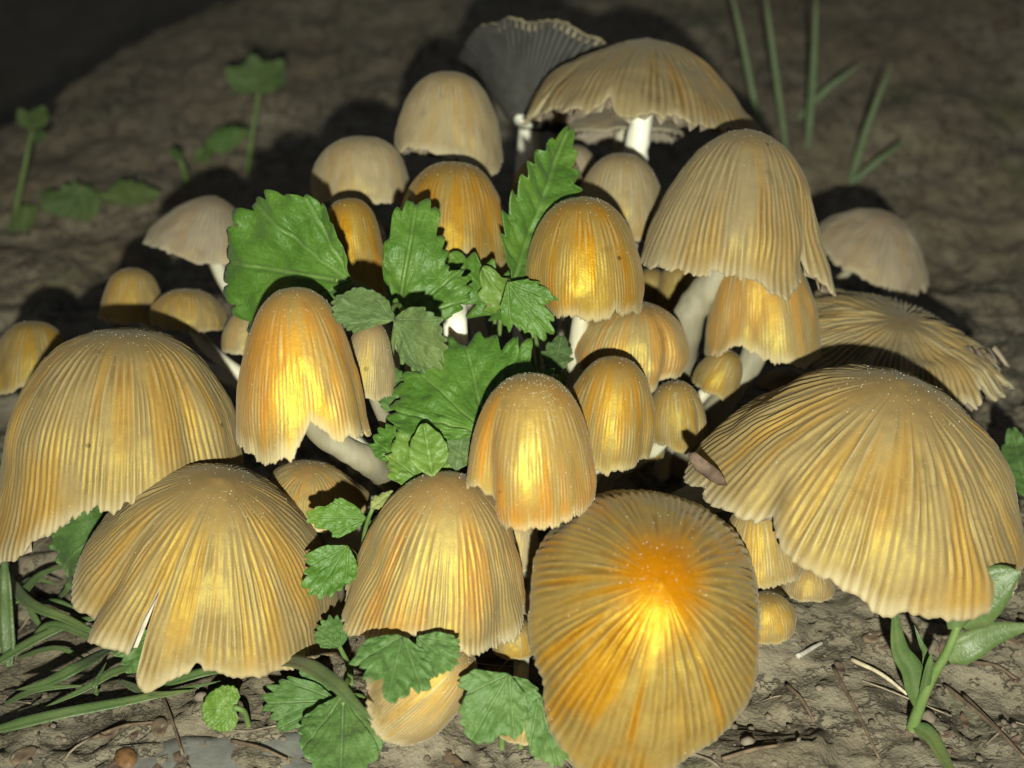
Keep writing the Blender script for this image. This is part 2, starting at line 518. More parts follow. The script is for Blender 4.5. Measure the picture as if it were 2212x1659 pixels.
def prof_eval(kind, R, H, s):
    r0, z0 = np.array(PROF[kind][0]) * R, np.array(PROF[kind][1]) * H
    pts = poly(np.stack([r0, z0, 0 * r0], 1), 200)
    L = np.concatenate([[0], np.cumsum(np.linalg.norm(np.diff(pts, axis=0), axis=1))])
    Lt = L[-1]
    L = L / Lt
    r = np.interp(s, L, pts[:, 0])
    z = np.interp(s, L, pts[:, 1])
    tr, tz = np.gradient(pts[:, 0], L), np.gradient(pts[:, 1], L)
    ex = np.maximum(s - 1, 0)
    r = r + ex * tr[-4]
    z = z + ex * tz[-4]
    a, b = np.interp(s, L, tr), np.interp(s, L, tz)
    n = np.sqrt(a * a + b * b)
    return r, z, -b / n, a / n

def dang(th, deg):
    return (th - math.radians(deg) + np.pi) % (2 * np.pi) - np.pi

SEED = [100]
def mushroom(c, d, R, H, prof, label, roll=0, tilt=26, mat='gold', ridges=36, ell=(1, 1), folds=(), rim=(), cuts=(),
             amp=0.016, rw=0.45, wob=0.085, jag=0.02, stem=None, srad=None, smat='stem_mid', base=None, gill='gill', gran=120, per=4, rings=46, sbend=0.3, stain=None, autof=1.0):
    SEED[0] += 7
    seed = SEED[0]
    rng = np.random.RandomState(seed)
    k = d / F
    C = P(c[0], c[1], d)
    R, H = R * k, H * k
    ph, th_ = math.radians(roll), math.radians(tilt)
    A = UP * math.cos(th_) * math.cos(ph) + RT * math.cos(th_) * math.sin(ph) - FW * math.sin(th_)
    X = RT * math.cos(ph) - UP * math.sin(ph)
    Y = np.cross(A, X)
    # ---- where the stem stands
    if base is None:
        u = np.array([C[0], C[1]]) - A[:2] * min(abs(H), 3.0) * 0.8
        bxy = BASE + 0.5 * (u - BASE) + rng.uniform(-0.25, 0.25, 2)
    else:
        g_ = G(*base)
        bxy = g_[:2]
    B = np.array([bxy[0], bxy[1], zg(bxy[0], bxy[1])])
    root = thing('mushroom', B, label, 'mushroom', 'mushrooms of the clump')
    # ---- skin of the cap
    ridges = int(ridges * 1.42)
    amp = amp * (0.46 if rw < 1 else 0.72)
    nth = ridges * 2 * per
    th = np.linspace(0, 2 * np.pi, nth, endpoint=False) + np.pi / 2
    smax = np.ones(nth) + 0.03 * fbm(np.cos(th) * 2, np.sin(th) * 2, 0.0, seed, 2)
    nf = rng.randint(4, 7)
    folds = tuple(folds) + tuple((rng.uniform(0, 360), rng.uniform(9, 24), autof * rng.uniform(-0.085, 0.085), rng.uniform(0.2, 0.5)) for _ in range(nf))
    for a, w, amt in rim:
        smax = smax + amt * np.exp(-(dang(th, a) / math.radians(w)) ** 2)
    for a, w, dep in cuts:
        e = np.clip(1 - np.abs(dang(th + 0.04 * vn(th * 9, 0, 0, seed), a)) / math.radians(w), 0, 1)
        smax = smax - dep * e ** 0.7
    smax = smax + jag * vn(np.cos(th) * 14, np.sin(th) * 14, 0.0, seed + 1) + jag * 0.5 * vn(np.cos(th) * 40, np.sin(th) * 40, 0.0, seed + 2)
    smax = smax + jag * 0.12 * np.cos(2 * ridges * th)
    smax = np.clip(smax, 0.25, 1.5)
    u = (np.linspace(0.012, 1, rings) ** 0.95)[:, None]
    S = u * smax[None, :]
    TH = np.broadcast_to(th[None, :], S.shape)
    r, z, nr, nz = prof_eval(prof, R, H, S)
    cx, sx = np.cos(TH), np.sin(TH)
    warp = 0.7 / ridges * vn(cx * 6, sx * 6, S * 1.8, seed + 3) + 0.3 / ridges * vn(cx * 12, sx * 12, S * 7, seed + 4)
    t2 = TH + warp
    c1 = 0.5 + 0.5 * np.cos(ridges * t2)
    c2 = 0.5 + 0.5 * np.cos(2 * ridges * t2)
    if rw < 1:
        c1, c2 = 1 - (1 - c1) ** (1 / rw), 1 - (1 - c2) ** (1 / rw)
    w = sm(S + 0.16 * vn(cx * 9, sx * 9, 0.5, seed + 5), 0.42, 0.66)
    rg = (1 - w) * c1 ** max(rw, 1) + w * c2 ** max(rw, 1)
    env = sm(S + 0.12 * vn(cx * 7, sx * 7, 0.2, seed + 6) + 0.08 * vn(cx * 22, sx * 22, 0.2, seed + 12), 0.16, 0.46)
    av = np.clip(0.75 + 0.8 * vn(cx * 10, sx * 10, S * 5, seed + 7), 0.1, 1.6)
    rid = np.round(2 * ridges * t2 / (2 * np.pi))
    av = av * (0.92 + 0.32 * _hash(rid % (2 * ridges), rid * 0, rid * 0, seed)) 
    disp = amp * R * env * av * (rg - 0.5) * (1 - 0.45 * sm(u, 0.8, 1.0))
    disp = disp + 0.003 * R * vn(cx * 30 * S, sx * 30 * S, S * 22, seed + 8) + 0.007 * R * fbm(cx * 6 * S, sx * 6 * S, S * 4, seed + 13, 2)
    low = wob * R * sm(S, 0.15, 1) * fbm(cx * 1.3, sx * 1.3, S * 1.5, seed + 9, 3)
    fm = np.ones_like(S)
    for a, wd, dep, s0 in folds:
        fm = fm - dep * np.exp(-(dang(TH + 0.05 * vn(S * 4, 0, 0, seed), a) / math.radians(wd)) ** 2) * sm(S, s0, 1.0)
    rr = (r + low * np.abs(nr) + disp * nr) * fm
    zz = z + disp * nz + low * nz
    LX, LY = rr * cx * ell[0], rr * sx * ell[1]
    rows = [np.stack([LX, LY, zz], -1)]
    sa, ra = [np.broadcast_to(u, S.shape)], [0.5 + (rg - 0.5) * env * np.clip(av, 0.15, 1.1)]
    streak = 0.5 + 0.5 * vn(cx * 9, sx * 9, S * 1.5, seed + 10) * 0.9 + 0.35 * vn(cx * 2.2, sx * 2.2, S * 2, seed + 11)
    ka = [streak]
    last = rows[0][-1]
    for off, upz in ((0.022, 0.0), (0.045, 0.03), (0.05, 0.12)):
        q = last.copy()
        rad = np.sqrt(q[:, 0] ** 2 + q[:, 1] ** 2) + 1e-9
        nn, mm = nr[-1], nz[-1]
        f_ = 1 - off * R * nn / rad - upz * R * mm / rad
        q[:, 0] *= f_; q[:, 1] *= f_
        q[:, 2] += -off * R * mm + upz * R * nn
        rows.append(q[None])
        sa.append(np.ones((1, nth))); ra.append(np.full((1, nth), 0.4)); ka.append(streak[-1:])
    V = np.concatenate(rows, 0)
    nrow = V.shape[0]
    V = V.reshape(-1, 3)
    _, z0, _, _ = prof_eval(prof, R, H, np.array([0.0]))
    V = np.vstack([V, [[0, 0, z0[0]]]])
    q = gridq(nrow, nth, True)
    j = np.arange(nth)
    tr = np.stack([np.full(nth, nrow * nth), j, (j + 1) % nth], 1)
    q = q[:, ::-1]
    tr = tr[:, :]
    W = C + V[:, :1] * X + V[:, 1:2] * Y + V[:, 2:3] * A
    at = {'s': np.append(np.concatenate(sa, 0).ravel(), 0), 'ridge': np.append(np.concatenate(ra, 0).ravel(), 0.5),
          'streak': np.append(np.concatenate(ka, 0).ravel(), 0.5), 'tone': np.zeros(nrow * nth + 1)}
    cap = put('cap', W, M[mat], root, quads=q, tris=tr, attrs=at)
    ORG[cap.name] = ORG[root.name]
    # ---- gills
    ng = ridges
    tg = np.linspace(0, 2 * np.pi, ng * 2, endpoint=False)
    smg = np.interp(tg % (2 * np.pi), np.sort(th % (2 * np.pi)), smax[np.argsort(th % (2 * np.pi))], period=2 * np.pi)
    ug = np.linspace(0.10, 0.985, 14)[:, None]
    Sg = ug * smg[None]
    r, z, nr_, nz_ = prof_eval(prof, R, H, Sg)
    TG = np.broadcast_to(tg[None], Sg.shape)
    lowg = wob * R * sm(Sg, 0.15, 1) * fbm(np.cos(TG) * 1.3, np.sin(TG) * 1.3, Sg * 1.5, seed + 9, 3)
    fg = np.ones_like(Sg)
    for a, wd, dep, s0 in folds:
        fg = fg - dep * np.exp(-(dang(TG + 0.05 * vn(Sg * 4, 0, 0, seed), a) / math.radians(wd)) ** 2) * sm(Sg, s0, 1.0)
    zig = (np.arange(ng * 2) % 2)[None, :] * np.ones_like(Sg)
    off = R * (0.035 + 0.085 * zig * sm(Sg, 0.05, 0.3))
    rr = (r + lowg * np.abs(nr_) - off * nr_) * fg
    zz = z + lowg * nz_ - off * nz_
    LV = np.stack([rr * np.cos(TG) * ell[0], rr * np.sin(TG) * ell[1], zz], -1).reshape(-1, 3)
    put('gills', C + LV[:, :1] * X + LV[:, 1:2] * Y + LV[:, 2:3] * A, M[gill], cap, quads=gridq(14, ng * 2, True), attrs={'gill': zig.ravel()}, smooth=False)
    # ---- pale grains on the cap
    if gran:
        pts, nr3 = [], []
        VV = W[:-1].reshape(nrow, nth, 3)
        sg = np.concatenate([0.42 * np.sqrt(rng.rand(int(gran * 0.55))) * rng.uniform(.4, 1, int(gran * 0.55)), rng.uniform(0.05, 0.9, int(gran * 0.2)), 1 - np.abs(rng.normal(0, 0.03, int(gran * 0.25)))])
        ri = np.clip((sg * (rings - 1)).astype(int), 1, rings - 1)
        clus = rng.uniform(0, nth, 9)
        ci = np.where(rng.rand(len(ri)) < .5, rng.randint(0, nth, len(ri)), (clus[rng.randint(0, 9, len(ri))] + rng.normal(0, nth * .05, len(ri))).astype(int) % nth)
        cen = VV[ri, ci]
        tet = np.array([[1, 0, 0], [-1, 0, 0], [0, 1, 0], [0, -1, 0], [0, 0, 1], [0, 0, -1]], float)
        sz = rng.uniform(0.006, 0.020, len(ri)) * (0.75 + 0.06 * R)
        gvv = cen[:, None, :] + tet[None] * sz[:, None, None] * rng.uniform(0.5, 1.2, (len(ri), 6, 1))
        f0 = np.array([[0, 2, 4], [2, 1, 4], [1, 3, 4], [3, 0, 4], [2, 0, 5], [1, 2, 5], [3, 1, 5], [0, 3, 5]])
        ft = (f0[None] + 6 * np.arange(len(ri))[:, None, None]).reshape(-1, 3)
        g = put('granules', gvv.reshape(-1, 3), M['granule'], cap, tris=ft, smooth=False)
        g["kind"] = "stuff"
    # ---- stem
    if srad is None:
        srad = 0.13 + 0.06 * R
    Hs = max(H, 0) * 0.82 if H > 0 else H * 0.97
    p0 = C + A * Hs
    if stem:
        pts = [p0, C + A * 0.15 * Hs] + [P(*s_) for s_ in stem] + [B - np.array([0, 0, 0.25])]
        pp = poly(pts, 60)
        for _ in range(30):
            pp[1:-1] = 0.5 * pp[1:-1] + 0.25 * (pp[:-2] + pp[2:])
        path = pp
    else:
        Ls = np.linalg.norm(C - B)
        path = bez(p0, C - A * Ls * sbend, B + np.array([0, 0, 1.0]) * Ls * 0.4, B - np.array([0, 0, 0.25]), 36)
    tt = np.linspace(0, 1, len(path))
    rad = srad * (0.86 + 0.25 * tt + 0.25 * sm(tt, 0.85, 1.0))
    sv, sq, st_ = tube(path, rad, 18, seed, 0.10)
    put('stem', sv, M[smat], root, quads=sq, tris=st_)
    return root

Mu = mushroom
# front row
Mu((1398, 1335), 27.0, 258, 225, 'umb', 'broad golden cap tipped to show its orange centre, ribs radiating, beside the big domed cap', roll=6, tilt=62, ridges=31,
   ell=(1.0, 1.17), rim=((258, 30, 0.30), (235, 22, 0.06), (90, 50, 0.30), (60, 20, .05), (300, 25, -0.02)), folds=((212, 5, 0.035, .5), (5, 26, 0.04, .3), (150, 20, -.02, .3)), autof=0.35, amp=0.026, rw=2.6, gran=170, per=5, rings=60, gill='gill', mat='tipped', wob=0.035, jag=0.01)
Mu((1862, 1065), 30.0, 346, 290, 'umb', 'huge ribbed tan dome with a bark scrap on its edge, standing over the green seedling', roll=11, tilt=32, ridges=36, mat='gold',
   rim=((182, 20, 0.10), (285, 26, 0.06), (235, 22, -0.05), (330, 20, .03)), amp=0.024, rw=2.2, gran=260, per=5, rings=60, wob=0.06, folds=((222, 7, .08, .45), (205, 14, -.05, .3), (310, 20, -.05, .3)), cuts=((192, 5, 0.05), (223, 5, .05)))
Mu((1152, 1080), 28.4, 136, 284, 'egg', 'folded egg-shaped golden cap dusted with white grains, between the two broad caps', roll=-2, tilt=17, ridges=38, mat='orange',
   folds=((222, 12, 0.26, .10), (262, 20, -0.14, .25), (190, 16, -.06, .3)), gran=520, rim=((275, 30, 0.04), (205, 24, -.17)), amp=0.018, rings=56)
Mu((945, 1285), 29.4, 204, 292, 'dome', 'wide golden bell with yellow glare and wavy pale margin above the hanging leaf', roll=7, tilt=25, ridges=38, mat='tan',
   rim=((205, 30, 0.07), (330, 30, 0.04), (268, 20, -0.07)), folds=((240, 14, -0.09, .3), (262, 10, .08, .35), (290, 16, -.06, .3), (320, 10, .06, .4)), rw=2.0, gran=260, amp=0.019, per=5, rings=56, jag=0.022)
Mu((448, 1248), 30.2, 272, 278, 'umb', 'broad split tan cap torn open to its pale gills, over the low grass', roll=15, tilt=33, ridges=42, mat='gold',
   cuts=((257, 3.2, 0.44), (282, 3, .05)), rim=((266, 9, 0.13), (218, 22, .10), (15, 30, 0.40), (355, 20, 0.0), (75, 30, 0.1)), folds=((222, 8, 0.13, .2), (238, 9, -.07, .3), (285, 8, .05, .5), (305, 18, -0.08, .3), (262, 8, -.05, .4)),
   rw=1.6, gran=240, amp=0.020, per=5, rings=64, gill='gill_pale', wob=0.06, jag=0.012)
Mu((668, 1078), 31.8, 128, 84, 'umb', 'flat brown cap edge lying behind the split cap, under the leaning stem', roll=6, tilt=26, mat='tan', ridges=34, amp=0.022, rw=1.6, gran=30)
Mu((268, 1000), 31.6, 255, 292, 'bell', 'large pale-golden bell cap with ragged slanting hem, between split cap and far small bells', roll=4, tilt=11, ridges=44, mat='gold',
   rim=((222, 34, 0.40), (275, 22, 0.04), (310, 30, 0.02)), folds=((322, 9, 0.10, .1),), amp=0.018, per=5, rings=60, gran=220, jag=0.03, wob=0.06, rw=1.6)
Mu((660, 935), 28.8, 144, 318, 'bell', 'tall orange thimble cap with a notched hem, leaning stem below, touching the dark leaf', roll=-3, tilt=13, ridges=38, mat='orange',
   cuts=((284, 15, 0.15),), rim=((245, 22, 0.06), (315, 20, -0.02)), folds=((282, 10, 0.07, .45), (250, 14, -.05, .5)), amp=0.017, gran=160, rings=56,
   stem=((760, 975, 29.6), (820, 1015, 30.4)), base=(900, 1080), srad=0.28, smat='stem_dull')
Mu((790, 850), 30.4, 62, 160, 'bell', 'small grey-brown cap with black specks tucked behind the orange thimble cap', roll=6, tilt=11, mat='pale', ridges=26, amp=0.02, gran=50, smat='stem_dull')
# right and upper clump
Mu((1388, 264), 39.0, 256, 178, 'umb', 'wide parasol-shaped pale cap with nibbled rim on a bright white stem', roll=3, tilt=9, mat='pale', ridges=34, amp=0.017, per=5, rings=50,
   cuts=((248, 5, 0.10), (204, 3.5, 0.16)), rim=((186, 14, 0.06), (330, 30, 0.04)), folds=((205, 6, 0.08, .3),), stem=((1372, 330, 39.2), (1362, 480, 39.4)), smat='stem', srad=0.34, gran=120, gill='gill', jag=0.03, rw=2.0)
Mu((1586, 572), 34.0, 204, 290, 'dome', 'large ribbed bell cap with torn right side lobes, overlapping the parasol-shaped cap', roll=5, tilt=8, mat='pale', ridges=33, amp=0.022, per=5, rings=56,
   cuts=((318, 4, 0.22), (344, 5, 0.25), (8, 6, .2)), rim=((292, 13, 0.13), (215, 30, 0.02), (335, 10, .08)), folds=((318, 8, 0.14, .35), (335, 8, -.08, .4), (346, 5, .12, .5)), gran=220, jag=0.03,
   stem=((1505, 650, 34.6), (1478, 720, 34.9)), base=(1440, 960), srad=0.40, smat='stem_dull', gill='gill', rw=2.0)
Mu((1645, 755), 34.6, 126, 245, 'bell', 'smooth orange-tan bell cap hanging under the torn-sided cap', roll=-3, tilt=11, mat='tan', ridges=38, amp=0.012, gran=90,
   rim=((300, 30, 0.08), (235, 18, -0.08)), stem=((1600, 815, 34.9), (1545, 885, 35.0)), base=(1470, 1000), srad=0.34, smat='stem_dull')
Mu((1262, 662), 32.0, 127, 238, 'egg', 'egg-shaped glowing golden cap beside the pointed leaf', roll=-2, tilt=13, mat='orange', ridges=40, amp=0.013, gran=260,
   rim=((275, 30, 0.04), (205, 20, -0.06)), cuts=((298, 5, 0.05),), folds=((222, 14, 0.10, .5),), stem=((1250, 720, 32.6),), srad=0.2)
Mu((1362, 788), 33.0, 122, 140, 'egg', 'squat two-lobed golden cap below the glowing egg-shaped cap', roll=4, tilt=19, mat='tan', ridges=34, amp=0.016, gran=80,
   folds=((312, 9, 0.16, .05),), rim=((295, 22, 0.10),))
Mu((1310, 975), 30.6, 100, 212, 'egg', 'brown-smudged egg cap half hidden behind the grain-dusted folded cap', roll=5, tilt=15, mat='tan', ridges=32, amp=0.016, gran=130, folds=((325, 12, 0.10, .2),), rim=((265, 25, 0.06),))
Mu((1462, 946), 33.0, 66, 128, 'egg', 'small crusty-topped bud with a side groove among the white stems', roll=-4, tilt=15, mat='gold', ridges=24, amp=0.018, gran=160, folds=((315, 10, 0.15, .1),), per=3, rings=34, rim=((280, 30, 0.12),))
Mu((1540, 845), 34.4, 52, 98, 'egg', 'tiny dark-tipped bud leaning on the thick stem', roll=22, tilt=14, mat='gold', ridges=20, amp=0.012, gran=30, per=3, rings=30)
Mu((1400, 985), 34.2, 34, 52, 'egg', 'tiny yellow bud low between stems, under the crusty-topped bud', roll=0, tilt=17, mat='gold', ridges=18, amp=0.01, gran=10, per=3, rings=24)
Mu((1478, 790), 36.0, 30, 80, 'egg', 'slim pale bud beside the squat two-lobed cap', roll=0, tilt=14, mat='grey', ridges=18, amp=0.01, gran=0, per=3, rings=24)
Mu((1462, 660), 38.5, 46, 95, 'egg', 'small shaded bud behind bright stem under torn-sided cap', roll=0, tilt=14, mat='gold', ridges=20, amp=0.01, gran=0, per=3, rings=26)
Mu((1405, 668), 39.0, 42, 90, 'egg', 'dim bud between glowing egg-shaped cap and bright stem', roll=0, tilt=14, mat='gold', ridges=20, amp=0.01, gran=0, per=3, rings=26)
Mu((966, 335), 38.0, 121, 178, 'bell', 'tall smooth pale bell in the shadow-edged back row beside the inky cap', roll=2, tilt=8, mat='pale', ridges=40, amp=0.011, gran=40, rim=((325, 25, 0.17), (235, 25, -.04)))
Mu((783, 432), 37.0, 108, 138, 'egg', 'round pale dome behind the broad scalloped leaf', roll=-1, tilt=11, mat='pale', ridges=38, amp=0.013, gran=60)
Mu((975, 550), 34.6, 132, 200, 'bell', 'amber bell cap with frayed white hem behind the upright leaf', roll=2, tilt=11, mat='tan', ridges=38, amp=0.016, gran=140,
   rim=((318, 18, 0.16), (290, 10, -.06)), jag=0.045, stem=((986, 640, 33.6), (984, 740, 32.4)), base=(1010, 960), smat='stem', srad=0.27)
Mu((766, 600), 33.6, 76, 172, 'thimble', 'narrow amber cap with pale torn base squeezed between two leaves', roll=-4, tilt=9, mat='orange', ridges=30, amp=0.013, gran=50, rim=((310, 26, 0.28),), per=4)
Mu((1182, 150), 42.0, 158, -165, 'cup', 'upturned inky-black gilled cap with pale curled rim behind the parasol-shaped cap', roll=22, tilt=-28, mat='pale', gill='gill_dark', ridges=46, amp=0.012, gran=0,
   rim=((140, 22, 0.26), (185, 20, 0.10), (95, 25, -.12), (30, 30, 0.05)), folds=((115, 14, .10, .3), (60, 18, -.08, .3), (160, 14, -.1, .3), (250, 16, .1, .3)), wob=0.16, stem=((1138, 330, 41.6),), smat='stem', srad=0.33, jag=0.012)
Mu((1336, 515), 36.6, 98, 184, 'egg', 'brownish domed cap behind the glowing egg-shaped cap', roll=2, tilt=13, mat='pale', ridges=32, amp=0.013, gran=110, folds=((225, 16, .1, .3),))
Mu((1184, 440), 37.4, 80, 110, 'egg', 'small cap mostly hidden by the pointed leaf', roll=2, tilt=14, mat='pale', ridges=28, amp=0.013, gran=30)
Mu((1242, 410), 39.6, 52, 96, 'egg', 'greyish little dome just behind the pointed leaf tip', roll=0, tilt=14, mat='grey', ridges=24, amp=0.012, gran=20, per=3)
Mu((1345, 292), 41.5, 130, 60, 'flat', 'flat pinkish cap in shade beneath the parasol-shaped cap', roll=2, tilt=4, mat='grey', ridges=30, amp=0.012, gran=0, gill='gill_pale')
Mu((905, 730), 35.5, 48, 70, 'egg', 'shaded small cap behind the dark hairy leaf', roll=0, tilt=14, mat='gold', ridges=20, amp=0.01, gran=0, per=3, rings=26)
# left
Mu((440, 548), 40.0, 126, 128, 'umb', 'dusty grey-pink cap with lifted edge and dark gills, behind the broad scalloped leaf', roll=14, tilt=10, mat='grey', ridges=32, amp=0.015, gran=10, gill='gill_dark', rim=((10, 40, -.1),))
Mu((287, 690), 38.0, 74, 112, 'bell', 'small smooth golden bell touching the dusty grey-pink cap', roll=2, tilt=9, mat='gold', ridges=28, amp=0.011, gran=20)
Mu((404, 705), 36.6, 78, 82, 'egg', 'small dome partly covered by the broad scalloped leaf edge', roll=4, tilt=11, mat='gold', ridges=28, amp=0.011, gran=30)
Mu((528, 760), 34.8, 50, 90, 'egg', 'narrow cap showing between the broad scalloped leaf and the large pale-golden bell', roll=6, tilt=9, mat='pale', ridges=24, amp=0.014, gran=30, per=3)
Mu((72, 810), 36.4, 90, 118, 'bell', 'lone golden bell at the clump edge beside the large pale-golden bell', roll=3, tilt=9, mat='gold', ridges=28, amp=0.014, gran=20, rim=((240, 30, .22), (330, 30, -.1)))
# right background
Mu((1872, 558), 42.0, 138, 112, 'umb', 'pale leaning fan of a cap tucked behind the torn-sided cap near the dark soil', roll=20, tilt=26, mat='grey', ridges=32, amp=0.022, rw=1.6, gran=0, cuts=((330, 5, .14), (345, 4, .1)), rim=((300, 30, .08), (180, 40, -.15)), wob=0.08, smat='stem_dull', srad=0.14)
Mu((1930, 748), 35.2, 236, 66, 'flat', 'flattened torn old cap with curled ragged gills, behind the huge ribbed dome', roll=10, tilt=30, mat='pale', ridges=34, amp=0.055, rw=2.0, gran=0, gill='gill',
   cuts=((312, 4, .22), (322, 3, .3), (334, 3, .24), (343, 3, .3), (352, 4, .26), (4, 4, .3), (14, 3, .2)), rim=((318, 12, .08), (345, 12, .14), (300, 10, .05)), folds=((350, 5, .06, .1), (20, 5, .06, .1), (330, 5, .05, .2)), wob=0.10, jag=0.06, rings=54, per=5)
Mu((1700, 832), 36.5, 62, 40, 'umb', 'sliver of shaded cap under the smooth orange-tan bell', roll=0, tilt=11, mat='pale', ridges=22, amp=0.012, gran=0, per=3, rings=24)
# low ones in front
Mu((858, 1532), 28.3, 98, 215, 'egg', 'smooth yellow cap lying low under the hanging leaf', roll=48, tilt=15, mat='gold', ridges=36, amp=0.009, gran=170, rim=((270, 40, .1),))
Mu((1112, 1402), 29.6, 50, 70, 'egg', 'small smooth cap wedged beneath the wide golden bell', roll=0, tilt=19, mat='gold', ridges=24, amp=0.007, gran=10, per=3)
Mu((1128, 1575), 27.6, 66, 86, 'egg', 'orange-yellow bud on the soil hidden behind the low lobed leaf', roll=8, tilt=19, mat='tan', ridges=24, amp=0.006, gran=30, per=3)
Mu((1640, 1225), 29.6, 92, 150, 'bell', 'dull ribbed cap squeezed between the tipped broad cap and the huge dome', roll=-4, tilt=17, mat='gold', ridges=28, amp=0.022, gran=40, rim=((300, 30, .04),))
Mu((1655, 1355), 28.9, 62, 80, 'egg', 'lower yellow cap peeping out beside the tipped broad cap above bare soil', roll=-4, tilt=17, mat='gold', ridges=22, amp=0.016, gran=10, per=3, rim=((270, 40, .12),))
Mu((1745, 1278), 30.4, 56, 70, 'egg', 'small pale cap peeping from beneath the huge ribbed dome', roll=0, tilt=17, mat='pale', ridges=22, amp=0.01, gran=10, per=3)
Mu((1112, 1215), 31.2, 56, 110, 'bell', 'ribbed cap edge showing behind the wide golden bell', roll=4, tilt=17, mat='pale', ridges=26, amp=0.02, gran=10, per=3)

# pale torn flesh showing in the slit of the split cap
splitcap = [o for o in bpy.data.objects if o.get("label", "").startswith("broad split tan cap")][0]
ph_ = np.linspace(0, 1, 15)
for k_ in range(5):
    x_ = 344 + 9 * k_
    pth = np.array([P(x_ + 16 * (1 - f) + 4 * math.sin(f * 9 + k_), 1190 + 225 * f, 28.75 - 0.25 * f + 0.05 * (k_ % 2)) for f in ph_])
    V_, q_, t_ = tube(pth, 0.085 * (0.4 + np.sin(np.pi * np.clip(ph_ * .8 + .12, 0, 1))), 7, k_, 0.5)
    put('torn_flesh', V_, M['gill_pale'], splitcap, quads=q_, tris=t_, attrs={'gill': np.full(len(V_), .8)})
# curled shreds of gill along the torn edge of the flattened old cap
oldcap = [o for o in bpy.data.objects if o.get("label", "").startswith("flattened torn old cap")][0]
rs_ = np.random.RandomState(77)
for i in range(26):
    f = i / 25.0
    px, py = 2015 + 150 * f + rs_.uniform(-6, 6), 812 - 46 * f + 12 * math.sin(f * 9) + rs_.uniform(-6, 6)
    d_ = 33.9 + 1.0 * f
    l = rs_.uniform(14, 30)
    a_ = rs_.uniform(-0.5, 0.5)
    p0, p1, p2, p3 = P(px - 18, py - 24, d_ + .25), P(px, py - 4, d_), P(px + l * .3 * math.sin(a_) + 5, py + l * .55, d_ - .08), P(px + l * math.sin(a_) * .8 + rs_.uniform(-10, 12), py + l * .7, d_ + .15)
    path = bez(p0, p1, p2, p3, 12)
    T = np.gradient(path, axis=0)
    T /= np.linalg.norm(T, axis=1)[:, None]
    sv = unit(np.cross(T[5], FW) * rs_.uniform(.3, 1) + FW * rs_.uniform(.3, 1))
    w_ = 0.08 * np.linspace(1, .5, 12)[:, None]
    nn_ = np.cross(T, sv)
    V_ = np.stack([path - sv * w_, path + sv * w_, path + sv * w_ + nn_ * .03, path - sv * w_ + nn_ * .03], 1).reshape(-1, 3)
    put('gill_shred', V_, M['gill'], oldcap, quads=gridq(12, 4, True), attrs={'gill': np.full(48, rs_.uniform(.3, 1))})

# ---------------------------------------------------------------- leaves
def veinpat(x, y, n):
    """side veins: lines leaving the midrib at an angle."""
    p = (x - 0.75 * np.abs(y)) * n
    f = np.abs(p - np.round(p))
    return 1 - sm(f, 0.03, 0.16)

def blade_frame(base, tip, twist):
    Pb, Pt = P(*base), P(*tip)
    L = np.linalg.norm(Pt - Pb)
    a = (Pt - Pb) / L
    n = CAM - 0.5 * (Pb + Pt)
    n = unit(n - a * np.dot(a, n))
    t = math.radians(twist)
    w = np.cross(n, a)
    n2 = n * math.cos(t) + w * math.sin(t)
    return Pb, L, a, np.cross(n2, a), n2

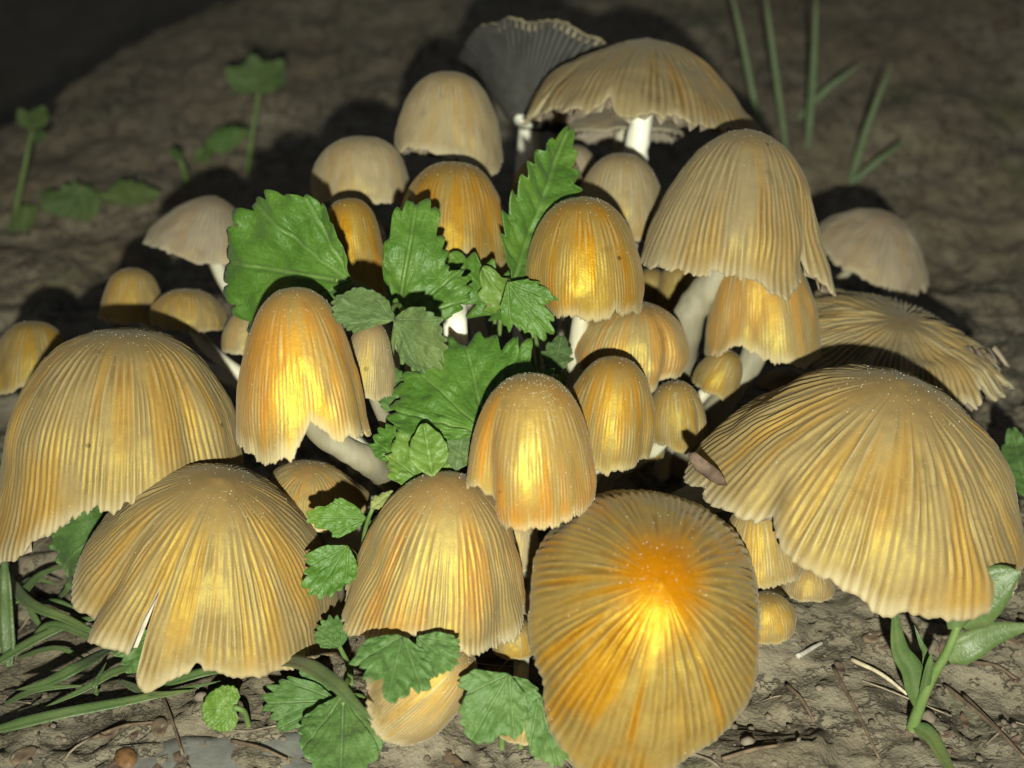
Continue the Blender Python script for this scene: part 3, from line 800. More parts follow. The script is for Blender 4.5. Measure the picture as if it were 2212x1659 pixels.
def lobed_leaf(base, tip, outline, label, mat='leaf', teeth=9, td=0.10, crenate=False, twist=0, veins=(0, -35, 35), curl=0.0, fold=0.0, seed=1, root=None, wave=0.03, name='serrated_leaf', group='serrated leaves among the mushrooms', stalk_r=0.07):
    """Leaf spreading from its stalk end: outline = (angle, length) pairs, length 1 = to the tip; teeth per lobe pitch."""
    Pb, L, a, wv, n = blade_frame(base, tip, twist)
    o = np.array(sorted(outline), float)
    na, nr = 190, 18
    ph = np.linspace(o[0, 0], o[-1, 0], na)
    # smooth lobes through the control points
    idx = np.interp(ph, o[:, 0], np.arange(len(o)))
    i0 = np.clip(np.floor(idx).astype(int), 0, len(o) - 2)
    f = idx - i0
    f = f * f * (3 - 2 * f) * 0.6 + f * 0.4
    Lr = o[i0, 1] * (1 - f) + o[i0 + 1, 1] * f
    span = (o[-1, 0] - o[0, 0])
    tp = (np.abs(ph) / span * 2 * teeth + 0.15 * vn(ph * 0.11, 0, 0, seed)) % 1.0
    saw = np.where(tp < 0.72, np.sin(tp / 0.72 * np.pi / 2), 1 - (tp - 0.72) / 0.28)
    if crenate:
        saw = np.sqrt(np.abs(np.sin(np.pi * tp)))
    edge = Lr * (1 - td + td * saw * (0.75 + 0.5 * vn(ph * 0.09, 3, 0, seed + 2)))
    edge = np.maximum(edge, 0.03)
    u = np.linspace(0.0, 1, nr)[:, None] ** 0.9
    pr = np.radians(ph)[None, :]
    rho = np.maximum(u * edge[None, :], 0.002)
    x, y = rho * np.cos(pr), rho * np.sin(pr)
    vein = np.zeros_like(x)
    near = np.full_like(x, 9.0)
    side = np.zeros_like(x)
    for v in veins:
        q = math.radians(v)
        xr, yr = x * math.cos(q) + y * math.sin(q), -x * math.sin(q) + y * math.cos(q)
        dd = np.where(xr > 0, np.abs(yr), 9)
        vein = np.maximum(vein, (1 - sm(dd, 0.006, 0.022)) * (1 - 0.3 * u))
        sd = veinpat(xr, yr, 7.5)
        side = np.where(dd < near, sd, side)
        near = np.minimum(near, dd)
    vein = np.maximum(vein, 0.55 * side * sm(near, 0.0, 0.03) * (u < 0.97))
    h = -0.026 * vein + 0.026 * vn(x * 10, y * 10, 0, seed + 5) + 0.014 * vn(x * 26, y * 26, 0, seed + 6) + 0.05 * vn(x * 4, y * 4, 0, seed + 8) * u
    h = h + fold * np.abs(y) - curl * (x * x + y * y) + wave * vn(x * 3, y * 3, 0.5, seed + 7) * 2 * rho
    V = Pb + L * (x[..., None] * a + y[..., None] * wv + h[..., None] * n)
    V = V.reshape(-1, 3)
    return leaf_finish(V, gridq(nr, na), vein.ravel(), Pb, a, n, L, label, mat, name, group, root, stalk_r, seed)

def long_leaf(base, tip, width, label, mat='leaf', teeth=9, td=0.25, twist=0, fold=0.0, curl=0.0, peak=0.42, pw=0.8, seed=1, root=None, name='serrated_leaf', group='serrated leaves among the mushrooms', wave=0.04, nv=8, stalk_r=0.06, stalk=True):
    Pb, L, a, wv, n = blade_frame(base, tip, twist)
    per = 6
    nt = teeth * per + 1
    t = np.linspace(0, 1, nt)
    w0 = np.where(t < peak, np.sin(np.clip(t / peak, 0, 1) * np.pi / 2) ** pw, np.cos(np.clip((t - peak) / (1 - peak), 0, 1) * np.pi / 2) ** pw)
    p = (t * teeth) % 1.0
    saw = np.where(p < 0.8, p / 0.8, (1 - p) / 0.2)
    jit = 1 + 0.25 * vn(t * teeth, 0, 0, seed)
    w = width * np.maximum(w0 * (1 - td + td * saw * jit), 0.004)
    nu = 21
    un = np.linspace(-1, 1, nu)
    x = np.broadcast_to(t[:, None] + td * 0.0, (nt, nu)) + 0.02 * saw[:, None] * np.abs(un)[None, :]
    y = w[:, None] * un[None, :]
    mid = 1 - sm(np.abs(y), 0.006, 0.02)
    side = veinpat(x, y, nv) * 0.7
    vein = np.maximum(mid, side)
    h = -0.020 * vein + 0.018 * vn(x * 14, y * 14, 0, seed + 1) + 0.03 * vn(x * 4, y * 4, 0, seed + 4) + fold * np.abs(y) - curl * x * x + wave * vn(x * 3, y * 3, 0.3, seed + 2) * np.abs(un)[None, :]
    V = (Pb + L * (x[..., None] * a + y[..., None] * wv + h[..., None] * n)).reshape(-1, 3)
    return leaf_finish(V, gridq(nt, nu), vein.ravel(), Pb, a, n, L, label, mat, name, group, root, stalk_r, seed, stalk)

def leaf_finish(V, q, vein, Pb, a, n, L, label, mat, name, group, root, stalk_r, seed, stalk=True):
    rng = random.Random(seed)
    th = 0.02
    nv = len(V)
    V2 = np.vstack([V, V - n * th])
    q2 = np.vstack([q, q[:, ::-1] + nv])
    # close the border between upper and lower side
    e = {}
    for i in range(4):
        for s_, t_ in zip(q[:, i], q[:, (i + 1) % 4]):
            k = (min(s_, t_), max(s_, t_))
            e[k] = None if k in e else (s_, t_)
    bd = np.array([v for v in e.values() if v is not None])
    q2 = np.vstack([q2, np.stack([bd[:, 1], bd[:, 0], bd[:, 0] + nv, bd[:, 1] + nv], 1)])
    own = root is None
    if own:
        gxy = Pb[:2] - a[:2] * min(L, 2.0) * 0.3 + np.array([0, 0.6])
        foot = np.array([gxy[0], gxy[1], zg(*gxy)])
        root = thing(name, foot, label, 'leaf', group)
    b = put('blade' if own else 'leaf_blade', V2, M[mat], root, quads=q2, attrs={'vein': np.concatenate([vein, vein])})
    if own and stalk:
        foot = ORG[root.name]
        Ls = np.linalg.norm(Pb - foot)
        path = bez(Pb + a * 0.10 * L - n * 0.06, Pb - a * Ls * 0.12 - n * Ls * 0.35, foot + np.array([0, 0, Ls * 0.4]), foot - np.array([0, 0, 0.2]), 22)
        tv, tq, tt = tube(path, np.linspace(stalk_r * 0.7, stalk_r, 22), 8)
        put('stalk', tv, M['stalk'], root, quads=tq, tris=tt)
    return root

FAN = [(-100, .25), (-80, .55), (-55, .72), (-38, .78), (-20, .92), (0, 1.0), (20, .92), (38, .78), (55, .72), (80, .55), (100, .25)]
lobed_leaf((754, 610, 29.8), (438, 560, 31.6), [(-75, .16), (-66, .36), (-58, .50), (-48, .62), (-38, .72), (-30, .78), (-20, .86), (-10, .95), (0, 1), (8, .97), (16, .90), (25, .82), (33, .76), (40, .64), (52, .45), (72, .2)],
           'broad scalloped bright green leaf spread in front of the dusty grey-pink cap', crenate=True, teeth=9, td=0.12, veins=(0, -26, 26, -50, 50), twist=6, curl=0.05, seed=3)
lobed_leaf((858, 692, 30.2), (905, 405, 31.2), [(-86, .25), (-70, .46), (-56, .60), (-44, .62), (-34, .56), (-16, .74), (-6, .98), (0, 1.0), (8, .88), (16, .62), (30, .26)],
           'upright two-lobed toothed leaf beside the narrow amber cap', teeth=8, td=0.12, veins=(0, -40, -62), twist=-4, fold=0.10, seed=5)
lobed_leaf((852, 694, 28.0), (712, 640, 27.2), [(-46, .35), (-32, .75), (-16, .95), (0, 1.0), (18, .92), (34, .72), (52, .55)],
           'dark hairy leaf lobe overlapping the orange thimble cap', mat='leaf_dull', teeth=7, td=0.12, veins=(0, -28, 28), twist=38, seed=7)
lobed_leaf((848, 690, 28.1), (958, 775, 27.4), [(-58, .45), (-44, .72), (-28, .86), (-14, .98), (0, 1.0), (14, .96), (30, .86), (44, .66), (60, .35)],
           'dark hairy leaf drooping over the bright fan leaf', mat='leaf_dull', teeth=7, td=0.12, veins=(0, -30, 30), twist=-34, seed=9, curl=0.1)
long_leaf((1108, 612, 31.4), (1226, 282, 33.4), 0.21, 'pointed sharply toothed leaf folded along its midrib, beside the glowing egg-shaped cap', teeth=9, td=0.32, twist=-14, fold=0.35, seed=11, nv=9, peak=0.36)
long_leaf((1100, 690, 31.6), (968, 545, 32.4), 0.34, 'small crinkled leaf with sharp teeth beside the pale stem', teeth=5, td=0.55, twist=10, seed=13, wave=0.10, mat='leaf')
long_leaf((1125, 705, 31.8), (1040, 580, 31.4), 0.36, 'rounded yellow-green leaflet curled among sharp-toothed leaves', teeth=4, td=0.3, twist=25, seed=15, wave=0.12, mat='leaf2')
lobed_leaf((1095, 610, 30.8), (1190, 735, 31.0), [(-52, .40), (-38, .74), (-26, .66), (-12, .96), (0, 1.0), (12, .92), (24, .66), (36, .80), (50, .5), (64, .3)],
           'lobed toothed leaf hanging below the pointed leaf, left of the glowing cap', mat='leaf', teeth=6, td=0.16, veins=(0, -32, 32), twist=-12, seed=17)
lobed_leaf((1050, 935, 28.9), (1000, 712, 30.4), [(-92, .30), (-74, .62), (-60, .80), (-46, .74), (-34, .90), (-20, .86), (-10, 1.0), (0, .98), (12, 1.02), (24, .90), (38, .98), (54, .86), (70, .80), (86, .45)],
           'large bright fan-shaped leaf with deep radiating veins behind the folded cap', teeth=9, td=0.13, veins=(0, -30, 30, -58, 58), twist=4, seed=19, wave=0.06)
long_leaf((1195, 805, 31.2), (1215, 722, 31.8), 0.36, 'little grey-green leaf tip beside the squat two-lobed cap', teeth=4, td=0.3, mat='leaf_dull', seed=21)
lobed_leaf((930, 1050, 28.9), (900, 895, 29.5), [(-80, .35), (-60, .62), (-40, .75), (-18, .92), (0, 1.0), (20, .92), (40, .78), (62, .6), (82, .3)],
           'bright leaf with a brown dead patch under the fan-shaped leaf', mat='leaf2', teeth=7, td=0.12, veins=(0, -40, 40), twist=8, seed=23)
long_leaf((935, 1030, 28.3), (915, 915, 28.7), 0.36, 'smooth oval leaf folded over the brown-patched leaf', mat='leaf2', teeth=5, td=0.05, seed=25, fold=0.2, nv=5)
long_leaf((985, 1015, 28.8), (1005, 915, 29.2), 0.36, 'small grey-green leaf against the folded cap', mat='leaf_dull', teeth=5, td=0.18, seed=27)
long_leaf((862, 1092, 28.8), (920, 1025, 29.6), 0.20, 'ragged yellowing leaf scrap above the wide golden bell', mat='leaf_yellow', teeth=5, td=0.35, seed=29, twist=-30, wave=0.15)
long_leaf((800, 1100, 28.9), (850, 1060, 29.2), 0.28, 'crumpled pale leaf fragment by the wide golden bell top', mat='leaf_yellow', teeth=4, td=0.35, seed=31, twist=20, wave=0.15)
lobed_leaf((792, 1120, 29.0), (655, 1118, 28.6), [(-50, .22), (-34, .62), (-20, .70), (-8, .98), (0, 1.0), (10, .90), (20, .66), (34, .64), (50, .25)],
           'bright toothed leaf between the split cap and the wide golden bell', teeth=6, td=0.12, veins=(0, -25, 25), twist=10, seed=33)
lobed_leaf((752, 1178, 28.6), (672, 1300, 28.2), [(-58, .35), (-44, .68), (-30, .72), (-14, .92), (0, 1.0), (14, .86), (28, .66), (44, .6), (60, .3)],
           'bright toothed leaf drooping beside the wide golden bell edge', teeth=6, td=0.13, veins=(0, -30, 30), twist=-8, seed=35)
lobed_leaf((870, 1372, 26.9), (832, 1530, 25.9), [(-75, .35), (-58, .62), (-46, .80), (-36, .68), (-22, .80), (-10, .72), (0, 1.0), (8, .94), (20, .78), (32, .86), (48, .66), (66, .4)][::1],
           'dull green lobed leaf hanging over the low yellow cap', mat='leaf_low', teeth=7, td=0.12, veins=(0, -42, 30), twist=0, seed=37)
lobed_leaf((900, 1375, 27.0), (992, 1450, 26.4), [(-50, .4), (-32, .75), (-14, .92), (0, 1.0), (16, .9), (34, .75), (50, .35)],
           'side leaflet of the hanging leaf under the wide golden bell', mat='leaf_low', teeth=6, td=0.14, veins=(0, -28, 28), seed=39)
lobed_leaf((1100, 1455, 27.0), (1010, 1612, 26.4), [(-66, .45), (-50, .66), (-36, .60), (-22, .82), (-8, .92), (0, 1.0), (10, .95), (24, .80), (36, .84), (52, .62), (68, .35)],
           'low lobed leaf with blunt teeth on the soil beside the tipped broad cap', mat='leaf_low', teeth=7, td=0.10, veins=(0, -34, 34), seed=41)
lobed_leaf((1098, 1458, 27.2), (1150, 1560, 26.8), [(-50, .5), (-34, .72), (-16, .95), (0, 1.0), (16, .92), (34, .7), (50, .4)],
           'brown-holed leaflet next to the low lobed leaf', mat='leaf_low', teeth=6, td=0.14, veins=(0, -28, 28), seed=43)
lobed_leaf((1165, 1500, 27.0), (1205, 1665, 26.2), [(-44, .35), (-30, .62), (-14, .88), (0, 1.0), (14, .92), (28, .7), (44, .4)],
           'leaf running down under the tipped broad cap to the soil', mat='leaf_low', teeth=7, td=0.10, veins=(0, -24, 24), seed=45)
lobed_leaf((742, 1498, 28.4), (735, 1690, 26.8), [(-56, .45), (-40, .66), (-24, .86), (-10, .98), (0, 1.0), (12, .96), (26, .82), (40, .66), (56, .42)],
           'broad dull leaf lying flat left of the low yellow cap', mat='leaf_low', teeth=6, td=0.09, veins=(0, -30, 30), seed=47)
lobed_leaf((728, 1512, 28.6), (552, 1520, 28.8), [(-40, .35), (-26, .72), (-12, .90), (0, 1.0), (12, .84), (24, .90), (38, .5)],
           'dull pointed leaf lying on soil beside the little round seedling', mat='leaf_low', teeth=5, td=0.14, veins=(0, -22, 22), seed=49)
long_leaf((720, 1490, 28.9), (640, 1425, 29.2), 0.26, 'dim narrow leaf in the shade below the split cap', mat='leaf_low', teeth=5, td=0.2, seed=51)
lobed_leaf((310, 1060, 33.4), (120, 1240, 30.6), [(-40, .5), (-24, .8), (-8, .98), (0, 1.0), (10, .95), (26, .8), (42, .5)],
           'dim broad leaf in shade between the large bell and the split cap', mat='leaf_low', teeth=7, td=0.1, veins=(0, -26, 26), seed=53, twist=20)
lobed_leaf((345, 1360, 29.6), (285, 1468, 28.8), [(-60, .5), (-36, .85), (0, 1.0), (36, .85), (60, .5)],
           'small dim leaf under the split cap hem', mat='leaf_low', teeth=5, td=0.16, veins=(0, -30, 30), seed=55)
long_leaf((2225, 1080, 33.0), (2185, 925, 34.5), 0.26, 'dim toothed leaf at the right of the huge ribbed dome', mat='leaf_low', teeth=6, td=0.2, seed=57)
lobed_leaf((735, 1400, 28.8), (700, 1330, 29.2), [(-60, .5), (-36, .85), (0, 1.0), (36, .85), (60, .5)],
           'dark small leaf in the gap between split and wide golden bells', mat='leaf_low', teeth=5, td=0.16, veins=(0, -30, 30), seed=59)

long_leaf((872, 905, 29.8), (838, 788, 30.6), 0.30, 'pale narrow leaf standing behind the small grey-brown specked cap', mat='leaf_low', teeth=6, td=0.12, seed=63)
lobed_leaf((870, 1000, 29.4), (845, 905, 30.0), [(-70, .4), (-46, .75), (-20, .95), (0, 1.0), (20, .92), (46, .75), (70, .4)],
           'small bright leaf low between the leaning stem and the brown-patched leaf', mat='leaf', teeth=6, td=0.14, veins=(0, -34, 34), seed=65)
long_leaf((1180, 850, 31.0), (1222, 800, 31.6), 0.30, 'tiny green leaf tip above the brown-smudged egg cap', mat='leaf2', teeth=4, td=0.2, seed=67)
# little round seedling
rs = G(540, 1568)
sd = thing('round_leaf_seedling', rs, 'tiny seedling with one round scalloped bright leaf on bare soil', 'seedling')
Pb0 = G(505, 1528, 0.55)
dsd = float(np.dot(Pb0 - CAM, FW))
lobed_leaf((508, 1530, dsd), (428, 1530, dsd), [(-110, .35), (-80, .62), (-50, .76), (-20, .92), (0, .96), (20, .95), (50, .80), (80, .62), (110, .3)], '', mat='leaf2', teeth=9, td=0.06, veins=(0, -40, 40), root=sd, seed=61, curl=0.15)
tv, tq, tt = tube(bez(Pb0, Pb0 + np.array([.3, -.1, 0]), rs + np.array([-.1, 0, .4]), rs - np.array([0, 0, .15]), 16), 0.06, 8)
put('stalk', tv, M['stalk'], sd, quads=tq, tris=tt)

# ---------------------------------------------------------------- grass
def ribbon(path, width, up, crease=0.18):
    path = np.asarray(path, float)
    T = np.gradient(path, axis=0)
    T /= np.linalg.norm(T, axis=1)[:, None]
    n = np.asarray(up, float)[None, :] - T * (T @ np.asarray(up, float))[:, None]
    n /= np.linalg.norm(n, axis=1)[:, None]
    S = np.cross(T, n)
    w = np.asarray(width)[:, None]
    cols = [path + S * w * k + n * w * crease * abs(k) for k in (-1, -.5, 0, .5, 1)]
    low = [path + S * w * k + n * (w * crease * abs(k) - 0.02) for k in (1, .5, 0, -.5, -1)]
    V = np.stack(cols + low, 1)
    nr = len(path)
    vein = np.tile([0, .2, .8, .2, 0, 0, .2, .8, .2, 0], nr)
    return V.reshape(-1, 3), gridq(nr, 10, True), vein

def grass(pts, width, label, mat='grass', name='grass_sprout', group='grass blades around the clump', root=None, tilt=(0, -0.4, 1)):
    path = poly(pts, 34)
    t = np.linspace(0, 1, 34)
    w = width * np.clip(np.minimum(1.0, 0.45 + t * 3), 0, 1) * np.maximum(1 - t ** 3.2, 0.02)
    V, q, vein = ribbon(path, w, tilt)
    if root is None:
        o = put(name, V, M[mat], origin=np.asarray(path[0]), quads=q, attrs={'vein': vein})
        tag(o, label, 'grass blade', group)
    else:
        o = put('leaf_blade', V, M[mat], root, quads=q, attrs={'vein': vein})
    return o
def GP(*pp):
    """Points given as pixels on the soil with a lift above it."""
    return [G(a, b, c) for a, b, c in pp]

gl = 'grey-green grass blade lying on the soil left below the split cap'
grass(GP((-40, 1585, .3), (120, 1545, .5), (300, 1510, .35), (480, 1470, .5)), 0.13, 'longest flat grass blade stretched on soil below the split cap')
grass(GP((250, 1395, .6), (170, 1440, .9), (100, 1475, .7), (35, 1490, .5)), 0.15, 'broad grass blade bent away from the split cap hem')
grass(GP((0, 1225, .3), (60, 1300, .9), (150, 1340, .8), (250, 1390, .6)), 0.13, 'grass blade arching from clump edge towards the split cap')
grass(GP((300, 1435, .4), (240, 1455, .5), (180, 1490, .4), (90, 1530, .3)), 0.10, gl)
grass(GP((-20, 1440, .3), (70, 1385, .5), (160, 1345, .5), (240, 1330, .4)), 0.12, gl)
grass(GP((-20, 1330, .3), (40, 1290, .7), (90, 1240, .6), (170, 1215, .4)), 0.12, gl)
grass(GP((20, 1440, .1), (15, 1350, .9), (12, 1260, 1.7), (8, 1190, 2.2)), 0.17, 'upright pale grass stalk at the clump foot beside the large bell')
grass(GP((60, 1400, .2), (110, 1350, .5), (200, 1380, .6), (320, 1450, .3)), 0.10, gl)
grass(GP((350, 1480, .2), (430, 1455, .4), (520, 1440, .4), (600, 1432, .2)), 0.11, 'thin grass blade crossing below the split cap lobe')
grass(GP((210, 1500, .2), (205, 1480, .5), (230, 1430, .6)), 0.07, gl)
for k_, (x0, y0, x1, y1, x2, y2) in enumerate([(40, 1420, 120, 1400, 190, 1425), (10, 1520, 80, 1490, 190, 1480), (120, 1300, 150, 1260, 140, 1215), (90, 1360, 60, 1300, 70, 1240), (180, 1330, 120, 1300, 60, 1310), (260, 1470, 330, 1500, 420, 1490), (30, 1270, 70, 1250, 130, 1265)]):
    grass(GP((x0, y0, .1), (x1, y1, .5), (x2, y2, .4)), 0.07 + 0.01 * (k_ % 3), 'thin short grass blade in the low tangle beside the split cap')
grass([G(560, 1440), P(640, 1430, 28.2), P(715, 1470, 26.9), P(765, 1520, 26.2), P(806, 1556, 25.8)], 0.17, 'dark broad grass blade arching over the low yellow cap', mat='grass')
grass(GP((640, 1430, .2), (655, 1455, .5), (662, 1495, .4)), 0.10, 'short pale grass tip hanging below the split cap')
bgl = ['blurred upright grass blade leaning over the parasol-shaped cap', 'blurred middle grass blade of the upright tuft behind the clump', 'blurred straight grass blade rising beside the slanting one', 'dark slanting grass blade behind the torn-sided cap', 'blurred thin grass blade leaning away on the dim soil', 'short low grass blade beside the thin leaning one']
for bi, (a, b, c, w) in enumerate([((1650, 330), (1610, 120), (1575, -40), .12), ((1700, 330), (1672, 130), (1650, -40), .12), ((1745, 320), (1757, 150), (1765, -40), .15),
                     ((1720, 260), (1790, 190), (1865, 135), .14), ((1835, 400), (1875, 270), (1930, 130), .14), ((1835, 400), (1900, 345), (1960, 300), .12)]):
    g0 = G(*a)
    d0 = float(np.dot(g0 - CAM, FW))
    grass([g0, P(*b, d0 - 0.4), P(*c, d0 - 1.0)], w, bgl[bi], group='grass blades behind the clump', tilt=(0, -1, 0.3))

# ---------------------------------------------------------------- seedlings
rp = G(1965, 1580)
pl = thing('grass_seedling', rp, 'branching green seedling with narrow blades on bare soil beside huge dome', 'seedling')
d0 = float(np.dot(rp - CAM, FW))
tv, tq, tt = tube(poly([rp - np.array([0, 0, .2]), P(1985, 1530, d0 - .2), P(2010, 1470, d0 - .5), P(2045, 1410, d0 - .8), P(2070, 1350, d0 - 1.0)], 30), np.linspace(.13, .085, 30), 10)
put('stalk', tv, M['stalk'], pl, quads=tq, tris=tt)
CU = (0, -0.75, 0.6)
grass([P(1985, 1525, d0 - .2), P(1970, 1450, d0 - .5), P(1942, 1400, d0 - .7), P(1930, 1300, d0 - 1.3)], .24, '', root=pl, tilt=CU)
grass([P(2060, 1360, d0 - 1.0), P(2075, 1310, d0 - 1.2), P(2090, 1270, d0 - 1.3), P(2100, 1200, d0 - 1.5)], .26, '', root=pl, tilt=CU)
grass([P(2068, 1345, d0 - 1.0), P(2110, 1300, d0 - 1.3), P(2160, 1255, d0 - 1.5), P(2205, 1235, d0 - 1.6)], .48, '', root=pl, tilt=CU)
grass([P(2045, 1420, d0 - .8), P(2095, 1395, d0 - 1.0), P(2150, 1368, d0 - 1.0), P(2240, 1350, d0 - 1.0)], .30, '', root=pl, tilt=CU)
grass([P(1992, 1510, d0 - .3), P(2005, 1450, d0 - .8), P(2012, 1410, d0 - 1.0)], .10, '', root=pl, tilt=CU)
grass([P(1975, 1565, d0 - .1), P(2010, 1590, d0 - .5)] + GP((2040, 1640, .1), (2075, 1700, .1)), .16, '', root=pl, tilt=CU)
grass([P(1990, 1500, d0 - .3), P(2000, 1420, d0 - .4), P(1990, 1390, d0 - .5), P(1975, 1350, d0 - .5)], .07, '', root=pl, tilt=CU)

def sprig(foot, stalk, leaves, label, mat='leaf_low', lw=0.5):
    g0 = G(*foot)
    d = float(np.dot(g0 - CAM, FW))
    r = thing('background_seedling', g0, label, 'seedling', 'seedlings behind the clump')
    pts = [g0 - np.array([0, 0, .2])] + [P(x, y, d - 0.6) for x, y in stalk]
    tv, tq, tt = tube(poly(pts, 20), np.linspace(.12, .08, 20), 8)
    put('stalk', tv, M['stalk'], r, quads=tq, tris=tt)
    for i, (b, t, w) in enumerate(leaves):
        long_leaf((*b, d - 0.7), (*t, d - 1.3), w, '', mat=mat, teeth=5, td=0.25, root=r, seed=200 + i, twist=20 * (-1) ** i)
    return r
sprig((532, 372), [(545, 290), (560, 195)], [((560, 195), (485, 150), .42), ((562, 195), (612, 130), .42), ((560, 198), (545, 118), .5), ((562, 200), (608, 165), .3)], 'blurred seedling with spreading leaf head on the dim soil', mat='leaf_dull')
sprig((20, 500), [(45, 400), (70, 280)], [((70, 280), (40, 235), .4), ((70, 280), (95, 230), .4), ((68, 300), (100, 290), .3)], 'dim tall seedling near the edge of the bank', mat='leaf_dull')
sprig((420, 345), [(428, 330), (440, 318)], [((440, 320), (535, 282), .28), ((436, 325), (450, 350), .4)], 'low yellow-green sprout on the dim soil behind the clump', mat='leaf_low')
sprig((405, 390), [(395, 360), (380, 330)], [((385, 345), (376, 322), .4)], 'short pale sprout behind the clump beside the yellow-green one', mat='leaf_low')
sprig((240, 430), [(230, 425), (215, 418)], [((215, 420), (90, 450), .36), ((225, 420), (345, 418), .26), ((220, 425), (150, 470), .4)], 'dim low weed with spreading leaves on the soil', mat='leaf_dull')
sprig((60, 460), [(70, 452), (80, 446)], [((80, 446), (20, 500), .36), ((85, 440), (130, 415), .3)], 'dim weed beside the tall seedling', mat='leaf_dull')

# ---------------------------------------------------------------- litter
rng = np.random.RandomState(5)
def chunk(cen, size, seed, flat=1.0, n=10):
    """rounded irregular lump"""
    u = np.linspace(0, np.pi, 6)[1:-1]
    v = np.linspace(0, 2 * np.pi, n, endpoint=False)
    uu, vv = np.meshgrid(u, v, indexing='ij')
    p = np.stack([np.sin(uu) * np.cos(vv), np.sin(uu) * np.sin(vv), np.cos(uu)], -1)
    k = 1 + 0.35 * vn(p[..., 0] * 1.7, p[..., 1] * 1.7, p[..., 2] * 1.7, seed)
    p = p * k[..., None] * np.array(size) * np.array([1, 1, flat])
    p = p.reshape(-1, 3)
    top, bot = np.array([[0, 0, size[2] * flat]]), np.array([[0, 0, -size[2] * flat]])
    V = np.vstack([p, top, bot])
    a = seed * 1.7
    ca, sa = math.cos(a), math.sin(a)
    V = np.stack([V[:, 0] * ca - V[:, 1] * sa, V[:, 0] * sa + V[:, 1] * ca, V[:, 2]], 1) + cen
    q = gridq(4, n, True)[:, ::-1]
    j = np.arange(n)
    t = np.vstack([np.stack([np.full(n, 4 * n), (j + 1) % n, j], 1)[:, ::-1], np.stack([np.full(n, 4 * n + 1), 3 * n + j, 3 * n + (j + 1) % n], 1)[:, ::-1]])
    return V, q, t

# soil crumbs nobody could count
Vs, Qs, Ts, off = [], [], [], 0
cxs, cys = rng.uniform(-17, 17, 2600), 16 + 46 * rng.rand(2600) ** 1.3
czs = zground(cxs, cys)
for i in range(2600):
    x, y, zc = cxs[i], cys[i], czs[i]
    s_ = rng.uniform(0.03, 0.10) * (1.0 if rng.rand() < .93 else 1.9)
    V, q, t = chunk(np.array([x, y, zc + s_ * 0.25]), (s_, s_ * rng.uniform(.6, 1), s_ * rng.uniform(.5, .8)), i, n=7)
    Vs.append(V); Qs.append(q + off); Ts.append(t + off); off += len(V)
o = put('soil_crumbs', np.vstack(Vs), M['crumb'], quads=np.vstack(Qs), tris=np.vstack(Ts), smooth=False)
tag(o, 'loose dark soil crumbs scattered over the bare ground', 'soil')
o["kind"] = "stuff"
# thin root fibres and needles pressed into the soil
Vs, Qs, Ts, off = [], [], [], 0
for i in range(420):
    x, y = rng.uniform(-16, 16), 16 + 40 * rng.rand() ** 1.4
    a, l = rng.uniform(0, np.pi), rng.uniform(0.5, 2.4)
    k = np.arange(4) / 3 - .5
    xx, yy = x + math.cos(a) * l * k + rng.uniform(-.1, .1, 4), y + math.sin(a) * l * k + rng.uniform(-.1, .1, 4)
    pts = np.stack([xx, yy, zground(xx, yy) + 0.025], 1)
    V, q, t = tube(poly(pts, 9), rng.uniform(0.012, 0.032), 5)
    Vs.append(V); Qs.append(q + off); Ts.append(t + off); off += len(V)
o = put('root_fibres', np.vstack(Vs), M['fibre'], quads=np.vstack(Qs), tris=np.vstack(Ts))
tag(o, 'fine dry root fibres and needles pressed into the soil', 'litter')
o["kind"] = "stuff"

def stick(a, b, r, m, name, label, group=None, bendz=0.1):
    p0, p1 = G(*a, 0.08), G(*b, 0.08)
    mid = (p0 + p1) / 2
    mid[2] = max(mid[2], zg(mid[0], mid[1]) + 0.05) + bendz
    V, q, t = tube(poly([p0, mid, p1], 14), np.linspace(r, r * .7, 14), 8, 3, 0.15)
    return tag(put(name, V - 0, M[m], origin=p0, quads=q, tris=t), label, 'twig', group)
stick((1722, 1418), (1776, 1388), 0.06, 'straw_white', 'straw_piece', 'short bleached straw lying on soil beside the tipped broad cap', bendz=0)
stick((1840, 1425), (1960, 1500), 0.05, 'straw', 'dry_twig', 'long straw-coloured stalk on the soil left of the seedling')
for a, b in [((1800, 1440), (1900, 1640)), ((2040, 1480), (2180, 1600)), ((2080, 1500), (2215, 1640)), ((1700, 1480), (1760, 1560)), ((2100, 1430), (2200, 1470)), ((1560, 1640), (1680, 1610))]:
    stick(a, b, 0.045, 'twig', 'dry_twig', 'thin dark dry twig on the bare soil beside the seedling', 'dry twigs on the soil', 0.03)
for a, b in [((350, 1500), (395, 1630)), ((200, 1595), (330, 1560)), ((500, 1600), (620, 1640))]:
    stick(a, b, 0.04, 'twig', 'dry_twig', 'thin bent dry rootlet on the soil below the split cap', 'dry rootlets on the soil', 0.06)

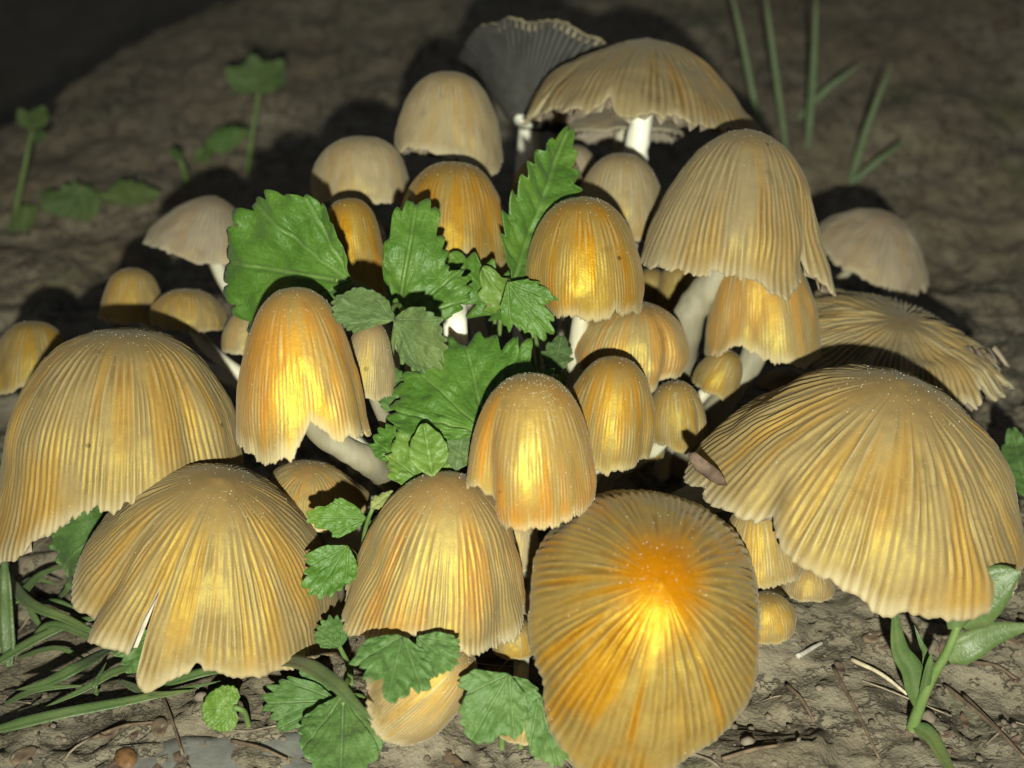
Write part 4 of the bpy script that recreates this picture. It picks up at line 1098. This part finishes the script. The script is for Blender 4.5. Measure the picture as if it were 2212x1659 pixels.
# cone scale, stone slab, bark scrap on the dome, flakes
p = G(275, 1648)
V, q, t = chunk(p + np.array([0, 0, .12]), (.24, .34, .13), 4, n=14)
tag(put('cone_scale', V, M['cone'], origin=p, quads=q, tris=t), 'small orange-brown cone scale half sunk in soil', 'cone scale')
def slab(p, rx, ry, h, seed, rot=0.0, n=26, bow=0.0):
    """flat irregular plate with broken edges lying on the soil"""
    a = np.linspace(0, 2 * np.pi, n, endpoint=False)
    k = 1 + 0.28 * vn(np.cos(a) * 1.6, np.sin(a) * 1.6, 0, seed) + 0.10 * vn(np.cos(a) * 6, np.sin(a) * 6, 0, seed + 1)
    rows = []
    for f, z in ((1.0, -0.6), (1.0, 0.55), (0.94, 0.92), (0.72, 1.0), (0.4, 1.0), (0.12, 1.0)):
        x, y = rx * k * f * np.cos(a), ry * k * f * np.sin(a)
        rows.append(np.stack([x, y, h * z + 0.12 * h * vn(x * 3, y * 3, 0, seed + 2) + bow * (x / rx) ** 2 * h], 1))
    V = np.vstack(rows + [np.array([[0, 0, h]])])
    ca, sa = math.cos(rot), math.sin(rot)
    V = np.stack([V[:, 0] * ca - V[:, 1] * sa, V[:, 0] * sa + V[:, 1] * ca, V[:, 2]], 1) + p
    j = np.arange(n)
    return V, gridq(6, n, True), np.stack([5 * n + j, 5 * n + (j + 1) % n, np.full(n, 6 * n)], 1)
p = G(470, 1665)
V, q, t = slab(p, 2.0, 0.95, 0.16, 3, 0.1)
tag(put('flat_stone', V, M['stone'], origin=p, quads=q, tris=t, smooth=False), 'flat grey stone bedded in soil below the round seedling', 'stone')
p = P(1530, 1015, 28.6)
V, q, t = chunk(p, (.50, .12, .20), 0, n=14)
V = V + 0.05 * np.stack([vn(V[:, 0] * 6, V[:, 1] * 6, V[:, 2] * 6, k) for k in (1, 2, 3)], 1)
ang = math.radians(-32)
dv = V - p
dv = np.stack([dv[:, 0] * math.cos(ang) - dv[:, 2] * math.sin(-ang) * 0 - 0, dv[:, 1], dv[:, 2] + dv[:, 0] * math.tan(ang)], 1)
tag(put('bark_scrap', p + dv, M['bark'], origin=p, quads=q, tris=t), 'reddish bark scrap stuck on the edge of the huge ribbed dome', 'bark')
for i in range(26):
    px, py = (rng.uniform(1680, 2200), rng.uniform(1350, 1655)) if i % 2 else (rng.uniform(0, 1000), rng.uniform(1560, 1655))
    p = G(px, py)
    s_ = rng.uniform(.14, .34)
    V, q, t = slab(p, s_, s_ * rng.uniform(.35, .7), 0.045, 50 + i, rng.uniform(0, 3), 11, rng.uniform(0, 2))
    tag(put('bark_flake', V, M['bark'] if i % 3 else M['twig'], origin=p, quads=q, tris=t, smooth=False), 'thin dark bark flake lying on the bare soil', 'bark flake', 'bark flakes on the soil')
